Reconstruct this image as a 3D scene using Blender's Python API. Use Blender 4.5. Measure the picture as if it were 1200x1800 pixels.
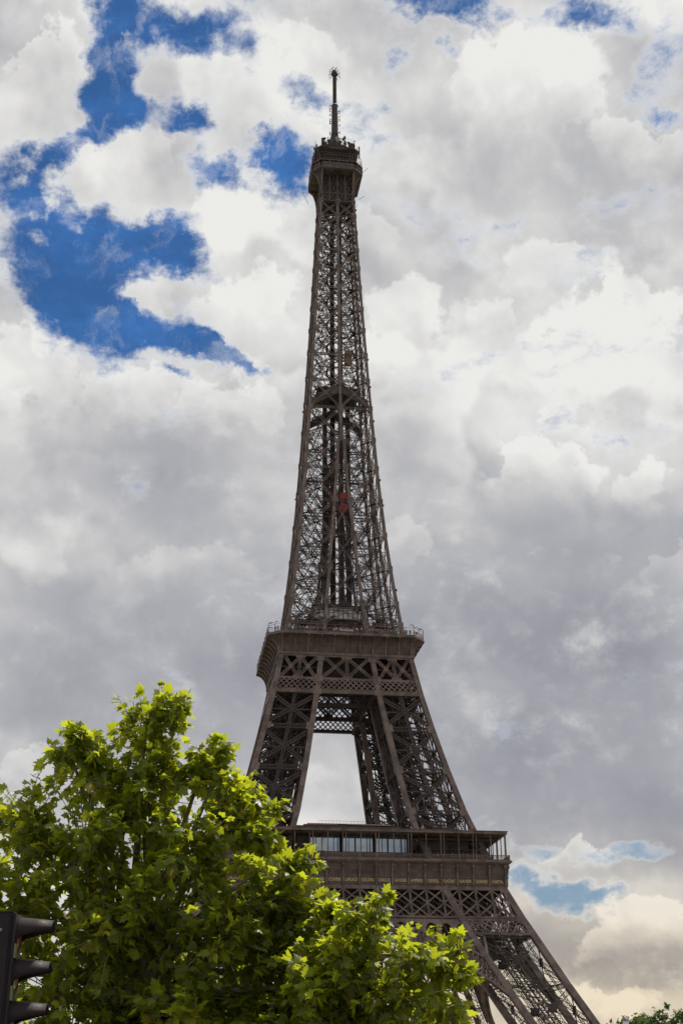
import bpy, bmesh, math, random
import numpy as np
from mathutils import Vector, Matrix
R = math.radians
random.seed(7)
for o in list(bpy.data.objects):
    bpy.data.objects.remove(o)
scene = bpy.context.scene
COL = scene.collection

# ------------------------------------------------------------------ camera
YAW, PITCH, ROLL, FPX = R(8.294), R(24.206), R(-0.361), 2333.85
CAM = Vector((-48.421, -341.817, 5.318))
fwd = Vector((math.sin(YAW)*math.cos(PITCH), math.cos(YAW)*math.cos(PITCH), math.sin(PITCH)))
rgt = Vector((math.cos(YAW), -math.sin(YAW), 0.0))
upv = rgt.cross(fwd)
r2 = rgt*math.cos(ROLL) + upv*math.sin(ROLL)
u2 = -rgt*math.sin(ROLL) + upv*math.cos(ROLL)
cd = bpy.data.cameras.new('camera')
cam = bpy.data.objects.new('camera', cd)
COL.objects.link(cam)
cam.matrix_world = Matrix(((r2.x, u2.x, -fwd.x, CAM.x), (r2.y, u2.y, -fwd.y, CAM.y), (r2.z, u2.z, -fwd.z, CAM.z), (0, 0, 0, 1)))
cd.sensor_fit = 'VERTICAL'
cd.sensor_height = 36.0
cd.lens = FPX/1800*36
cd.clip_start = 0.1
cd.clip_end = 20000
scene.camera = cam

# ------------------------------------------------------------------ light
SUN_AZ, SUN_EL = R(56), R(62)        # azimuth clockwise from +y
sl = bpy.data.lights.new('sun', 'SUN')
sl.energy = 4.9
sl.angle = R(0.6)
sl.color = (1.0, 0.94, 0.84)
sun = bpy.data.objects.new('sun', sl)
COL.objects.link(sun)
sd = Vector((math.sin(SUN_AZ)*math.cos(SUN_EL), math.cos(SUN_AZ)*math.cos(SUN_EL), math.sin(SUN_EL)))
sun.rotation_euler = (-sd).to_track_quat('-Z', 'Y').to_euler()
scene.view_settings.view_transform = 'Standard'
scene.view_settings.look = 'None'
scene.view_settings.exposure = 0.0
scene.view_settings.gamma = 1.0
SKY_STR = 0.10
# cloud gaps and patches: (azimuth*cos25, elevation, radius, radius, tilt, weight) in degrees
CUM= [(19.89, 29.77, 4.39, 4.52, 3.0, 0.17), (16.1, 25.56, 3.01, 1.75, -4.5, 0.17), (20.28, 24.44, 1.28, 1.8, -6.4, 0.12), (16.77, 41.08, 4.41, 3.34, -16.0, 0.2), (17.03, 33.9, 2.45, 1.46, -5.8, 0.12), (10.68, 31.71, 2.46, 2.05, -2.1, 0.15), (14.32, 32.23, 2.06, 1.67, -4.2, 0.1), (-6.14, 28.82, 2.76, 2.85, 6.7, 0.15), (-1.5, 28.79, 2.6, 2.29, 4.3, 0.14), (2.52, 28.17, 2.75, 2.31, 2.1, 0.12), (16.5, 9.31, 1.59, 0.77, 2.8, 0.16), (18.74, 6.17, 2.64, 1.85, 13.1, 0.2), (17.24, 4.06, 1.82, 0.96, -1.2, 0.18), (15.02, 4.42, 1.13, 1.29, -1.1, 0.14), (3.02, 36.22, 2.82, 1.99, 12.2, 0.14), (3.14, 32.67, 3.25, 1.92, 2.0, 0.13), (-2.77, 38.59, 3.08, 1.36, 20.8, 0.15), (-6.97, 41.19, 2.54, 2.62, 8.5, 0.15), (21.95, 38.14, 2.85, 1.35, -19.1, 0.12), (5.36, 42.89, 3.16, 1.32, 0.9, 0.12), (-4.46, 13.03, 2.35, 1.15, 2.8, 0.1), (17.44, 27.15, 1.45, 1.45, -5.4, 0.1), (8.67, 35.82, 1.61, 1.41, -1.1, 0.1), (21.03, 20.76, 2.01, 1.19, -6.0, 0.08), (1.08, 21.4, 3.06, 1.46, 2.3, 0.06), (10.4, 22.68, 1.2, 1.47, -31.7, 0.08)]
BLUE= [(-5.19, 33.91, 2.15, 2.33, 6.9, 1.1), (-2.71, 34.89, 2.85, 1.12, 13.5, 1.05), (-0.11, 35.11, 1.45, 0.7, -21.0, 0.9), (-3.31, 31.4, 1.63, 1.19, -14.5, 1), (-0.43, 31.76, 2.8, 0.81, -6.1, 1.05), (2.15, 31.23, 1.54, 0.58, -12.5, 1), (3.71, 30.52, 1.02, 0.22, 1.6, 0.8), (-6.75, 36.38, 1.41, 0.78, -2.0, 0.8), (-7.54, 37.52, 1.03, 0.56, 8.6, 0.5), (-5.34, 38.85, 1.64, 0.45, 27.4, 0.9), (-3.59, 42.74, 1.28, 2.5, -1.6, 1.05), (-4.33, 40.67, 1.09, 0.75, 6.8, 0.8), (-1.01, 43.91, 2.28, 0.73, -15.1, 0.8), (-2.62, 40.52, 1.15, 0.71, 5.8, 0.8), (0.21, 40.39, 1.11, 0.59, -16.0, 0.9), (1.72, 38.25, 1.8, 0.74, -11.9, 0.85), (-0.45, 36.25, 1.59, 0.56, 14.3, 0.6), (4.81, 38.6, 1.54, 1.29, -26.8, 1.0), (5.83, 41.68, 1.14, 0.49, -19.4, 0.62), (4.02, 39.27, 1.38, 0.57, -18.3, 0.5), (10.25, 42.96, 1.09, 0.66, -2.0, 0.7), (2.22, 43.83, 1.5, 0.65, -17.1, 0.6), (0.66, 40.24, 10.52, 6.77, 3.8, 0.12), (14.11, 44.71, 4.06, 0.56, -9.4, 0.9), (13.13, 43.15, 0.63, 0.48, -3.8, 0.7), (20.33, 43.92, 1.95, 0.64, -18.3, 0.8), (22.98, 41.44, 1.33, 1.52, -24.9, 0.75), (23.16, 38.89, 1.03, 0.67, -9.9, 0.85), (21.19, 40.29, 1.6, 0.57, -28.7, 0.55), (21.57, 42.87, 1.09, 0.86, -9.0, 0.3), (15.65, 7.63, 1.78, 0.54, 4.3, 0.85), (17.21, 7.54, 1.25, 0.4, 8.0, 0.6), (14.96, 8.39, 1.06, 0.41, -11.7, 0.6), (18.21, 9.51, 1.57, 0.45, 2.4, 0.9), (14.55, 8.74, 0.85, 0.5, -1.7, 0.5), (14.72, 9.74, 1.07, 0.27, -1.9, 0.5), (0.38, 30.01, 0.66, 0.22, 3.4, 0.7), (11.81, 27.9, 0.62, 0.24, -2.6, 0.0)]
WHITE= [(-7.03, 41.63, 2.29, 2.39, -11.4, 0.6), (-2.22, 38.41, 2.69, 0.96, 20.4, 0.7), (3.02, 36.22, 2.42, 1.41, 12.2, 0.8), (-1.25, 33.37, 1.34, 0.38, 16.5, 0.8), (3.4, 32.44, 1.82, 1.68, 1.9, 0.4), (6.51, 43.35, 3.47, 1.32, 0.3, 0.4), (17.5, 41.44, 5.52, 2.65, -6.5, 0.7), (7.57, 32.49, 3.92, 2.89, -0.4, 0.8), (3.15, 40.6, 1.4, 0.9, 22.3, 0.35), (-0.03, 42.2, 1.97, 0.49, 19.2, 0.45), (-7.23, 32.0, 0.73, 1.4, 7.8, 0.5), (18.53, 38.39, 3.99, 1.36, -7.0, 0.3)]
DARK= [(15.55, 41.42, 4.18, 2.67, -35.3, 0.35), (16.54, 37.23, 4.26, 2.31, -25.7, 0.3), (20.94, 36.46, 3.08, 1.83, -8.3, 0.25), (-3.97, 26.17, 5.24, 2.88, -4.8, 0.45), (2.57, 26.59, 3.46, 3.66, 2.0, 0.3), (-5.04, 29.9, 2.69, 0.95, 6.3, -0.1), (-5.0, 19.35, 4.47, 2.14, 4.4, 0.2), (2.38, 18.04, 6.0, 3.62, 1.4, 0.3), (16.95, 21.12, 7.63, 2.65, -9.3, 0.55), (13.24, 17.23, 5.94, 2.89, -2.4, 0.6), (17.59, 12.29, 7.09, 2.54, -3.0, 0.75), (19.96, 16.82, 4.37, 2.12, -4.7, 0.4), (12.08, 28.5, 2.26, 2.19, -2.7, 0.1), (14.58, 32.21, 4.36, 1.67, -14.3, 0.15), (18.07, 34.03, 2.56, 1.17, -6.4, 0.2), (-0.47, 15.55, 6.71, 3.32, 2.1, 0.45), (16.06, 6.03, 3.31, 1.09, -11.5, 0.5), (19.19, 8.8, 2.48, 0.89, -2.6, 0.2), (6.55, 19.31, 4.7, 2.92, -0.1, 0.15), (9.98, 25.15, 1.96, 4.9, -1.6, 0.2), (18.44, 5.1, 2.42, 0.86, -1.6, 0.4), (3.75, 29.06, 3.03, 1.46, 1.5, 0.2)]
LIGHT= [(17.22, 30.31, 3.74, 2.63, -5.6, 0.12), (6.53, 31.05, 3.61, 2.18, 0.1, 0.2), (11.42, 30.95, 2.82, 2.9, -2.5, 0.12), (19.75, 30.75, 3.2, 2.37, -7.1, 0.08), (16.19, 26.77, 3.89, 1.45, -4.7, 0.15), (20.59, 25.13, 1.63, 1.43, -6.7, 0.25), (-5.86, 28.38, 3.83, 2.14, 6.5, 0.25), (3.59, 35.06, 3.46, 2.36, 1.9, 0.25), (17.72, 43.4, 5.62, 1.3, -6.6, 0.15), (22.36, 37.39, 2.56, 1.35, -9.3, 0.2), (-4.94, 13.7, 2.56, 0.93, 3.1, 0.25), (7.46, 13.77, 3.6, 1.9, -0.4, 0.08), (18.64, 7.27, 2.66, 1.1, 7.9, 0.35), (17.76, 4.26, 2.62, 0.85, -1.3, 0.3), (-1.31, 29.77, 5.74, 1.44, 4.3, 0.25), (-4.27, 21.32, 3.65, 1.44, 4.5, 0.15), (4.8, 42.0, 4.27, 1.78, 1.3, 0.25), (-6.81, 41.0, 2.94, 2.85, 8.4, 0.1)]


class NT:
    """small helper for building node graphs"""
    def __init__(self, tree):
        self.t = tree
        self.n = tree.nodes
        self.l = tree.links
    def node(self, typ, **kw):
        nd = self.n.new(typ)
        for k, v in kw.items():
            setattr(nd, k, v)
        return nd
    def put(self, sock, v):
        if isinstance(v, bpy.types.NodeSocket):
            self.l.new(v, sock)
        elif v is not None:
            sock.default_value = v
    def m(self, op, a, b=None, c=None, clamp=False):
        nd = self.node('ShaderNodeMath', operation=op)
        nd.use_clamp = clamp
        self.put(nd.inputs[0], a)
        if b is not None: self.put(nd.inputs[1], b)
        if c is not None: self.put(nd.inputs[2], c)
        return nd.outputs[0]
    def v(self, op, a, b=None, scale=None):
        nd = self.node('ShaderNodeVectorMath', operation=op)
        self.put(nd.inputs[0], a)
        if b is not None: self.put(nd.inputs[1], b)
        if scale is not None: self.put(nd.inputs['Scale'], scale)
        return nd.outputs['Value'] if op in ('LENGTH', 'DOT_PRODUCT') else nd.outputs[0]
    def rng(self, val, a, b, c=0.0, d=1.0, smooth=True):
        nd = self.node('ShaderNodeMapRange')
        nd.interpolation_type = 'SMOOTHSTEP' if smooth else 'LINEAR'
        self.put(nd.inputs['Value'], val)
        self.put(nd.inputs['From Min'], a); self.put(nd.inputs['From Max'], b)
        self.put(nd.inputs['To Min'], c); self.put(nd.inputs['To Max'], d)
        return nd.outputs[0]
    def noise(self, vec, scale, detail=4, rough=0.5, dist=0.0, dim='3D', color=False):
        nd = self.node('ShaderNodeTexNoise', noise_dimensions=dim)
        if vec is not None: self.l.new(vec, nd.inputs['Vector'])
        nd.inputs['Scale'].default_value = scale
        nd.inputs['Detail'].default_value = detail
        nd.inputs['Roughness'].default_value = rough
        nd.inputs['Distortion'].default_value = dist
        return nd.outputs['Color' if color else 'Fac']
    def mix(self, fac, a, b):
        nd = self.node('ShaderNodeMix', data_type='RGBA')
        self.put(nd.inputs[0], fac); self.put(nd.inputs[6], a); self.put(nd.inputs[7], b)
        return nd.outputs[2]

w = bpy.data.worlds.new('World')
scene.world = w
w.use_nodes = True
w.cycles.sampling_method = 'MANUAL'
w.cycles.sample_map_resolution = 256
w.node_tree.nodes.clear()
N = NT(w.node_tree)
out = N.node('ShaderNodeOutputWorld')
bg = N.node('ShaderNodeBackground')
N.l.new(bg.outputs[0], out.inputs[0])
tc = N.node('ShaderNodeTexCoord')
d0 = tc.outputs['Generated']
sep = N.node('ShaderNodeSeparateXYZ'); N.l.new(d0, sep.inputs[0])
DEG = 57.29578
az = N.m('MULTIPLY', N.m('ARCTAN2', sep.outputs[0], sep.outputs[1]), DEG*math.cos(R(25)))
el = N.m('MULTIPLY', N.m('ARCSINE', sep.outputs[2]), DEG)
cmb = N.node('ShaderNodeCombineXYZ'); N.l.new(az, cmb.inputs[0]); N.l.new(el, cmb.inputs[1])
P0 = cmb.outputs[0]                      # sky position in degrees
# warp so that no cloud patch keeps a smooth outline
wa = N.v('SUBTRACT', N.noise(P0, 0.16, 3, 0.55, color=True), (0.5, 0.5, 0.5))
wb = N.v('SUBTRACT', N.noise(P0, 0.62, 7, 0.62, color=True), (0.5, 0.5, 0.5))
PW = N.v('ADD', N.v('ADD', P0, N.v('SCALE', wa, scale=1.7)), N.v('SCALE', wb, scale=2.2))
GROW = 1.85
def field(table, pos):
    acc = None
    src = pos
    for i_, (cx, cy, rx, ry, ang, wt) in enumerate(table):
        if acc is not None and i_ % 3 == 0:      # keeps the shader's working set small
            ma = N.node('ShaderNodeVectorMath', operation='MULTIPLY_ADD')
            N.l.new(acc, ma.inputs[0]); ma.inputs[1].default_value = (1e-7, 1e-7, 1e-7); N.l.new(src, ma.inputs[2])
            pos = ma.outputs[0]
        mp = N.node('ShaderNodeMapping', vector_type='TEXTURE')
        N.l.new(pos, mp.inputs['Vector'])
        mp.inputs['Location'].default_value = (cx, cy, 0)
        mp.inputs['Rotation'].default_value = (0, 0, R(ang))
        mp.inputs['Scale'].default_value = (rx*GROW, ry*GROW, 1)
        g = N.rng(N.v('LENGTH', mp.outputs[0]), 0.15, 1.0, wt, 0.0)
        acc = g if acc is None else N.m('ADD', acc, g)
    return acc
holes = N.m('SUBTRACT', field(BLUE, PW), field(WHITE, PW))
# flattened, wind-drawn cloud noise
mpn = N.node('ShaderNodeMapping'); N.l.new(P0, mpn.inputs['Vector'])
mpn.inputs['Rotation'].default_value = (0, 0, R(-28)); mpn.inputs['Scale'].default_value = (0.75, 1.25, 1)
nA = N.noise(mpn.outputs[0], 0.30, 12, 0.63, 0.0)
cover = N.m('SUBTRACT', N.m('ADD', 0.43, N.m('MULTIPLY', N.m('SUBTRACT', nA, 0.5), 2.3)), N.m('MULTIPLY', holes, 0.95))
cover = N.m('ADD', cover, N.rng(el, 24, 30, 0.22, 0.0))
wisp = N.noise(mpn.outputs[0], 1.1, 10, 0.68, 0.4)
cover = N.m('ADD', cover, N.m('MULTIPLY', N.m('SUBTRACT', wisp, 0.5), 1.0))
veil = N.rng(N.noise(N.v('ADD', PW, (9, 4, 0)), 0.42, 10, 0.66, 0.3), 0.50, 0.80, 0.0, 0.50)
alpha = N.m('MAXIMUM', N.rng(cover, -0.50, 0.46), veil)
# relief: the same noise a little nearer the sun, subtracted
def billow(off, sc, det, rough):
    a = N.noise(PW2, sc, det, rough, 0.0)
    b = N.noise(N.v('ADD', PW2, off), sc, det, rough, 0.0)
    return N.m('SUBTRACT', a, b)
PW2 = N.v('ADD', P0, N.v('SCALE', wa, scale=2.0))
rel1 = billow((1.5, 2.0, 0), 0.11, 4, 0.45)
rel2 = billow((0.35, 0.5, 0), 0.36, 4, 0.48)
# overlapping cumulus sheets: a crisp bright rim that softens inwards
def sheet(off, sc, thr):
    nB = N.noise(N.v('ADD', PW2, off), sc, 8, 0.47)
    up = N.rng(nB, thr, thr+0.05, 0.0, 1.0)
    dn = N.rng(nB, thr+0.02, thr+0.20, 1.0, 0.0)
    return N.m('MULTIPLY', up, dn)
sheets = sheet((3, 7, 0), 0.12, 0.50)
def lobes(table, pos):
    # cumulus heads: crisp lit upper edge, fading out downwards
    acc = None
    src = pos
    for i_, (cx, cy, rx, ry, ang, wt) in enumerate(table):
        if acc is not None and i_ % 2 == 0:
            ma = N.node('ShaderNodeVectorMath', operation='MULTIPLY_ADD')
            N.l.new(acc, ma.inputs[0]); ma.inputs[1].default_value = (1e-7, 1e-7, 1e-7); N.l.new(src, ma.inputs[2])
            pos = ma.outputs[0]
        mp = N.node('ShaderNodeMapping', vector_type='TEXTURE')
        N.l.new(pos, mp.inputs['Vector'])
        mp.inputs['Location'].default_value = (cx, cy, 0)
        mp.inputs['Rotation'].default_value = (0, 0, R(ang))
        mp.inputs['Scale'].default_value = (rx, ry, 1)
        sx = N.node('ShaderNodeSeparateXYZ'); N.l.new(mp.outputs[0], sx.inputs[0])
        g = N.m('MULTIPLY', N.rng(N.v('LENGTH', mp.outputs[0]), 0.82, 1.0, wt, 0.0), N.rng(sx.outputs[1], -0.9, 0.75, 0.0, 1.0))
        acc = g if acc is None else N.m('MAXIMUM', acc, g)
    return acc
wc = N.v('SUBTRACT', N.noise(P0, 0.34, 6, 0.55, color=True), (0.5, 0.5, 0.5))
PC = N.v('ADD', PW, N.v('SCALE', wc, scale=3.6))
heads = lobes(CUM, PC)
shade = N.m('SUBTRACT', field(LIGHT, PW), field(DARK, PW))
thin = N.rng(cover, 0.05, 0.46, 0.18, 0.0)
calm = N.rng(shade, -0.55, 0.05, 0.38, 1.0)              # deep grey decks are smoother             # thin sunlit rims are brighter
mid = N.noise(PW2, 0.13, 4, 0.45, 0.0)
lum = N.m('ADD', 0.635, N.m('MULTIPLY', shade, 0.25))
lum = N.m('ADD', lum, N.m('MULTIPLY', N.m('MULTIPLY', rel1, calm), 0.75))
lum = N.m('ADD', lum, N.m('MULTIPLY', N.m('MULTIPLY', rel2, calm), 0.32))
lum = N.m('ADD', lum, N.m('MULTIPLY', N.m('SUBTRACT', mid, 0.5), 0.20))
lum = N.m('ADD', lum, N.m('MULTIPLY', N.m('MULTIPLY', sheets, N.rng(shade, -0.3, 0.25, 0.30, 1.0)), 0.17))
lum = N.m('ADD', lum, thin)
lum = N.m('ADD', N.m('SUBTRACT', lum, 0.03), N.m('MULTIPLY', heads, 1.15))
lum = N.m('ADD', lum, N.rng(el, 18, 40, 0.0, 0.06))
lum = N.m('MAXIMUM', N.m('MINIMUM', lum, 0.86), 0.15)
# colour of the cloud: blue-grey underside to warm white, creamier near the horizon
ramp = N.node('ShaderNodeValToRGB')
N.l.new(lum, ramp.inputs[0])
e = ramp.color_ramp.elements
e[0].position = 0.12; e[0].color = (0.150, 0.158, 0.200, 1)
e[1].position = 0.88; e[1].color = (0.86, 0.855, 0.83, 1)
for pos, c in ((0.30, (0.255, 0.262, 0.312)), (0.5, (0.43, 0.435, 0.465)), (0.68, (0.65, 0.645, 0.64))):
    k = ramp.color_ramp.elements.new(pos); k.color = (*c, 1)
low = N.m('MULTIPLY', N.rng(el, 3, 12, 1.0, 0.0), N.rng(az, -2, 14, 0.25, 1.0))
ccol = N.mix(N.m('MULTIPLY', low, 0.8), ramp.outputs[0], N.v('MULTIPLY', ramp.outputs[0], (1.02, 0.86, 0.62)))
sky = N.node('ShaderNodeTexSky', sky_type='NISHITA')
sky.sun_disc = False
sky.sun_elevation = SUN_EL
sky.sun_rotation = SUN_AZ
sky.air_density = 1.0; sky.dust_density = 0.4; sky.ozone_density = 3.0
skyc = N.v('MULTIPLY', N.v('SCALE', sky.outputs[0], scale=SKY_STR), (0.33, 0.63, 0.92))
skyc = N.v('SCALE', skyc, scale=N.rng(nA, 0.35, 0.7, 0.82, 1.2))
skyc = N.mix(N.rng(el, 6, 20, 1.0, 0.0), skyc, (0.25, 0.36, 0.47, 1))
# the clouds round the (unseen) sun are lit through and much brighter
sdot = N.v('DOT_PRODUCT', d0, (math.sin(SUN_AZ)*math.cos(SUN_EL), math.cos(SUN_AZ)*math.cos(SUN_EL), math.sin(SUN_EL)))
ccol = N.v('SCALE', ccol, scale=N.rng(sdot, 0.90, 1.0, 1.0, 3.2))
N.l.new(N.mix(alpha, skyc, ccol), bg.inputs['Color'])
bg.inputs['Strength'].default_value = 1.0

# ------------------------------------------------------------------ materials
def principled(name, col, rough=0.6, metal=0.0, noise=None, spec=0.5, streak=False):
    mt = bpy.data.materials.new(name)
    mt.use_nodes = True
    n = NT(mt.node_tree)
    b = mt.node_tree.nodes['Principled BSDF']
    b.inputs['Base Color'].default_value = (*col, 1)
    b.inputs['Roughness'].default_value = rough
    b.inputs['Metallic'].default_value = metal
    b.inputs['Specular IOR Level'].default_value = spec
    if noise:
        sc, lo, hi = noise
        t = n.node('ShaderNodeTexCoord')
        f1 = n.noise(t.outputs['Object'], sc, 5, 0.6)
        f2 = n.noise(t.outputs['Object'], sc*7.3, 3, 0.6)
        f = n.m('ADD', n.m('MULTIPLY', f1, 0.65), n.m('MULTIPLY', f2, 0.35))
        f = n.rng(f, 0.32, 0.68)
        if streak:       # rain streaks and faded paint run down the iron
            ms = n.node('ShaderNodeMapping'); n.l.new(t.outputs['Object'], ms.inputs['Vector']); ms.inputs['Scale'].default_value = (1.6, 1.6, 0.12)
            f = n.m('ADD', n.m('MULTIPLY', f, 0.6), n.m('MULTIPLY', n.noise(ms.outputs[0], 1.0, 4, 0.6), 0.4))
        n.l.new(n.mix(n.rng(f, 0.3, 0.7) if streak else f, tuple(c*lo for c in col)+(1,), tuple(min(1, c*hi) for c in col)+(1,)), b.inputs['Base Color'])
        n.l.new(n.rng(f2, 0.3, 0.7, rough*0.8, min(1, rough*1.2)), b.inputs['Roughness'])
    return mt
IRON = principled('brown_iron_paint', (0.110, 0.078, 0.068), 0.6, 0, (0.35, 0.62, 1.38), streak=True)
IRON_SHADED = principled('brown_iron_shaded', (0.054, 0.040, 0.038), 0.7, 0, (0.3, 0.7, 1.25))  # same iron paint, darkened: the shade of the interior put into the colour
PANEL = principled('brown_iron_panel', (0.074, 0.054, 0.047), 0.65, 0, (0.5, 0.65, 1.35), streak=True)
GOLD = principled('gold_lettering', (0.50, 0.38, 0.20), 0.45, 0.2)
GLASS = principled('pavilion_glass', (0.27, 0.32, 0.37), 0.06, 1.0, (0.25, 0.8, 1.15))
DGLASS = principled('dark_glass', (0.03, 0.035, 0.05), 0.12, 0.0, None, 0.6)
RED = principled('red_paint', (0.36, 0.035, 0.035), 0.5)
YEL = principled('ochre_paint', (0.20, 0.11, 0.04), 0.5)
WHITE_P = principled('white_paint', (0.75, 0.75, 0.72), 0.5)
DARK = principled('dark_machinery', (0.040, 0.033, 0.032), 0.7, 0, (0.8, 0.7, 1.4))
ZINC = principled('zinc_roof', (0.24, 0.22, 0.21), 0.5, 0.2, (0.4, 0.8, 1.2))

# ------------------------------------------------------------------ mesh builder
class MB:
    def __init__(self):
        self.v = []; self.f = []; self.k = 0
    def rot(self, k):
        self.k = k % 4
        return self
    def P(self, p):
        x, y, z = p
        for _ in range(self.k):
            x, y = -y, x
        return (x, y, z)
    def bar(self, p, q, w, h=None, up=(0, 0, 1)):
        """box section from p to q; w across, h along up"""
        h = w if h is None else h
        px, py, pz = self.P(p); qx, qy, qz = self.P(q)
        dx, dy, dz = qx-px, qy-py, qz-pz
        L = math.sqrt(dx*dx+dy*dy+dz*dz)
        if L < 1e-6: return
        dx /= L; dy /= L; dz /= L
        ux, uy, uz = self.P(up)
        # side = d x up
        sx, sy, sz = dy*uz-dz*uy, dz*ux-dx*uz, dx*uy-dy*ux
        sl = math.sqrt(sx*sx+sy*sy+sz*sz)
        if sl < 1e-3:
            sx, sy, sz = dy*0.0-dz*1.0, dz*0.3-dx*0.0, dx*1.0-dy*0.3
            sl = math.sqrt(sx*sx+sy*sy+sz*sz)
        sx /= sl; sy /= sl; sz /= sl
        tx, ty, tz = sy*dz-sz*dy, sz*dx-sx*dz, sx*dy-sy*dx
        a = w/2; b = h/2
        n = len(self.v)
        for (X, Y, Z) in ((px, py, pz), (qx, qy, qz)):
            for (i, j) in ((-a, -b), (a, -b), (a, b), (-a, b)):
                self.v.append((X+sx*i+tx*j, Y+sy*i+ty*j, Z+sz*i+tz*j))
        self.f += [(n, n+1, n+2, n+3), (n+7, n+6, n+5, n+4), (n, n+4, n+5, n+1), (n+1, n+5, n+6, n+2), (n+2, n+6, n+7, n+3), (n+3, n+7, n+4, n)]
    def box(self, x0, x1, y0, y1, z0, z1):
        n = len(self.v)
        for z in (z0, z1):
            for (x, y) in ((x0, y0), (x1, y0), (x1, y1), (x0, y1)):
                self.v.append(self.P((x, y, z)))
        self.f += [(n+3, n+2, n+1, n), (n+4, n+5, n+6, n+7), (n, n+1, n+5, n+4), (n+1, n+2, n+6, n+5), (n+2, n+3, n+7, n+6), (n+3, n, n+4, n+7)]
    def poly(self, pts, thick):
        """closed prism: outline pts (3d, planar), extruded by vector thick"""
        n = len(self.v); m = len(pts)
        t = thick
        for p in pts: self.v.append(self.P(p))
        for p in pts: self.v.append(self.P((p[0]+t[0], p[1]+t[1], p[2]+t[2])))
        self.f.append(tuple(range(n, n+m)))
        self.f.append(tuple(range(n+2*m-1, n+m-1, -1)))
        for i in range(m):
            j = (i+1) % m
            self.f.append((n+i, n+m+i, n+m+j, n+j))
    def beam(self, p, q, width, nrm, depth=0.0, chord=0.16, lace=0.09, pitch=None):
        """lattice girder from p to q in the plane whose normal is nrm"""
        P_ = Vector(p); Q_ = Vector(q); n_ = Vector(nrm).normalized()
        d = Q_-P_; L = d.length
        if L < 0.1: return
        d /= L
        s = d.cross(n_).normalized()
        pitch = pitch or width*0.95
        nseg = max(2, int(round(L/pitch)))
        for o in ((-depth/2, depth/2) if depth > 0 else (0,)):
            off = n_*o
            for sg in (-1, 1):
                self.bar(P_+s*(sg*width/2)+off, Q_+s*(sg*width/2)+off, chord, chord, tuple(n_))
            for i in range(nseg):
                a = P_+d*(L*i/nseg)+off; b = P_+d*(L*(i+1)/nseg)+off
                self.bar(a+s*(-width/2), b+s*(width/2), lace, lace*0.6, tuple(n_))
                self.bar(a+s*(width/2), b+s*(-width/2), lace, lace*0.6, tuple(n_))
    def build(self, name, mat, parent=None, smooth=False):
        me = bpy.data.meshes.new(name)
        me.from_pydata(self.v, [], self.f)
        me.update()
        o = bpy.data.objects.new(name, me)
        COL.objects.link(o)
        if mat is not None: me.materials.append(mat)
        if smooth:
            for p in me.polygons: p.use_smooth = True
        if parent is not None: o.parent = parent
        return o
def tag(o, label=None, cat=None, group=None, kind=None):
    if label: o['label'] = label
    if cat: o['category'] = cat
    if group: o['group'] = group
    if kind: o['kind'] = kind
    return o
def empty(name, loc=(0, 0, 0), rz=0):
    o = bpy.data.objects.new(name, None)
    COL.objects.link(o)
    o.location = loc; o.rotation_euler = (0, 0, rz)
    o.empty_display_size = 0.5
    return o
# ------------------------------------------------------------------ ground (all below the frame)
def noisy_ground(name, c1, c2, sc, rough=0.9):
    mt = bpy.data.materials.new(name); mt.use_nodes = True
    n = NT(mt.node_tree); b = mt.node_tree.nodes['Principled BSDF']
    t = n.node('ShaderNodeTexCoord')
    f = n.noise(t.outputs['Object'], sc, 8, 0.65)
    n.l.new(n.mix(n.rng(f, 0.35, 0.65), (*c1, 1), (*c2, 1)), b.inputs['Base Color'])
    b.inputs['Roughness'].default_value = rough
    return mt
g = MB(); g.poly([(-9000, -9000, 0), (9000, -9000, 0), (9000, 9000, 0), (-9000, 9000, 0)], (0, 0, -0.5))
tag(g.build('ground', noisy_ground('ground_soil', (0.12, 0.11, 0.08), (0.20, 0.18, 0.14), 0.05)), kind='structure')
g = MB(); g.box(-260, 220, -520, -235, 0.004, 3.45)
tag(g.build('quay_terrace', noisy_ground('terrace_stone', (0.22, 0.20, 0.17), (0.30, 0.28, 0.24), 0.6)), kind='structure')
g = MB(); g.box(-260, 220, -340.5, -330.5, 3.454, 3.49)
tag(g.build('road', noisy_ground('asphalt', (0.045, 0.045, 0.047), (0.07, 0.068, 0.066), 2.0)), kind='structure')
g = MB(); g.box(-260, 220, -330.5, -300, 3.454, 3.61); g.box(-260, 220, -350, -340.5, 3.454, 3.61)
tag(g.build('pavement', noisy_ground('paving', (0.20, 0.19, 0.175), (0.27, 0.26, 0.24), 1.2)), kind='structure')

# ------------------------------------------------------------------ the iron tower
WZ = [(0, 62.3), (9, 56.6), (21.5, 49.1), (30.4, 44.6), (41.2, 39.3), (44.6, 37.6), (51.8, 34.4), (58, 32.1), (65.8, 29.1), (70.3, 27.6), (81.4, 24.4), (93.1, 21.4), (101.7, 19.45), (105.2, 18.75), (112.2, 17.4),
      (117.0, 16.25), (121.6, 15.35), (128, 14.45), (138.5, 13.2), (147.2, 12.25), (164.7, 10.8), (170.6, 10.4), (182.2, 9.65), (197, 8.75), (223.2, 7.4), (239.5, 6.62), (255.1, 5.95), (264.9, 5.5), (276, 5.25)]
IZ = [(0, 46.5), (9, 41.2), (21.5, 33.8), (40.8, 23.6), (51, 19.3), (65.9, 13.5), (70.3, 12.9), (81.1, 10.8), (92.1, 8.95), (101.6, 7.3), (112, 6.0), (121.7, 4.95), (128, 4.35), (138.5, 3.4), (148.6, 2.6), (159.3, 1.7), (169.8, 0.85), (179.1, 0.42)]
def interp(T, z):
    return float(np.interp(z, [a for a, b in T], [b for a, b in T]))
def W(z): return interp(WZ, z)
def I(z): return interp(IZ, z)
tower = empty('lattice_tower')
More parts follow.
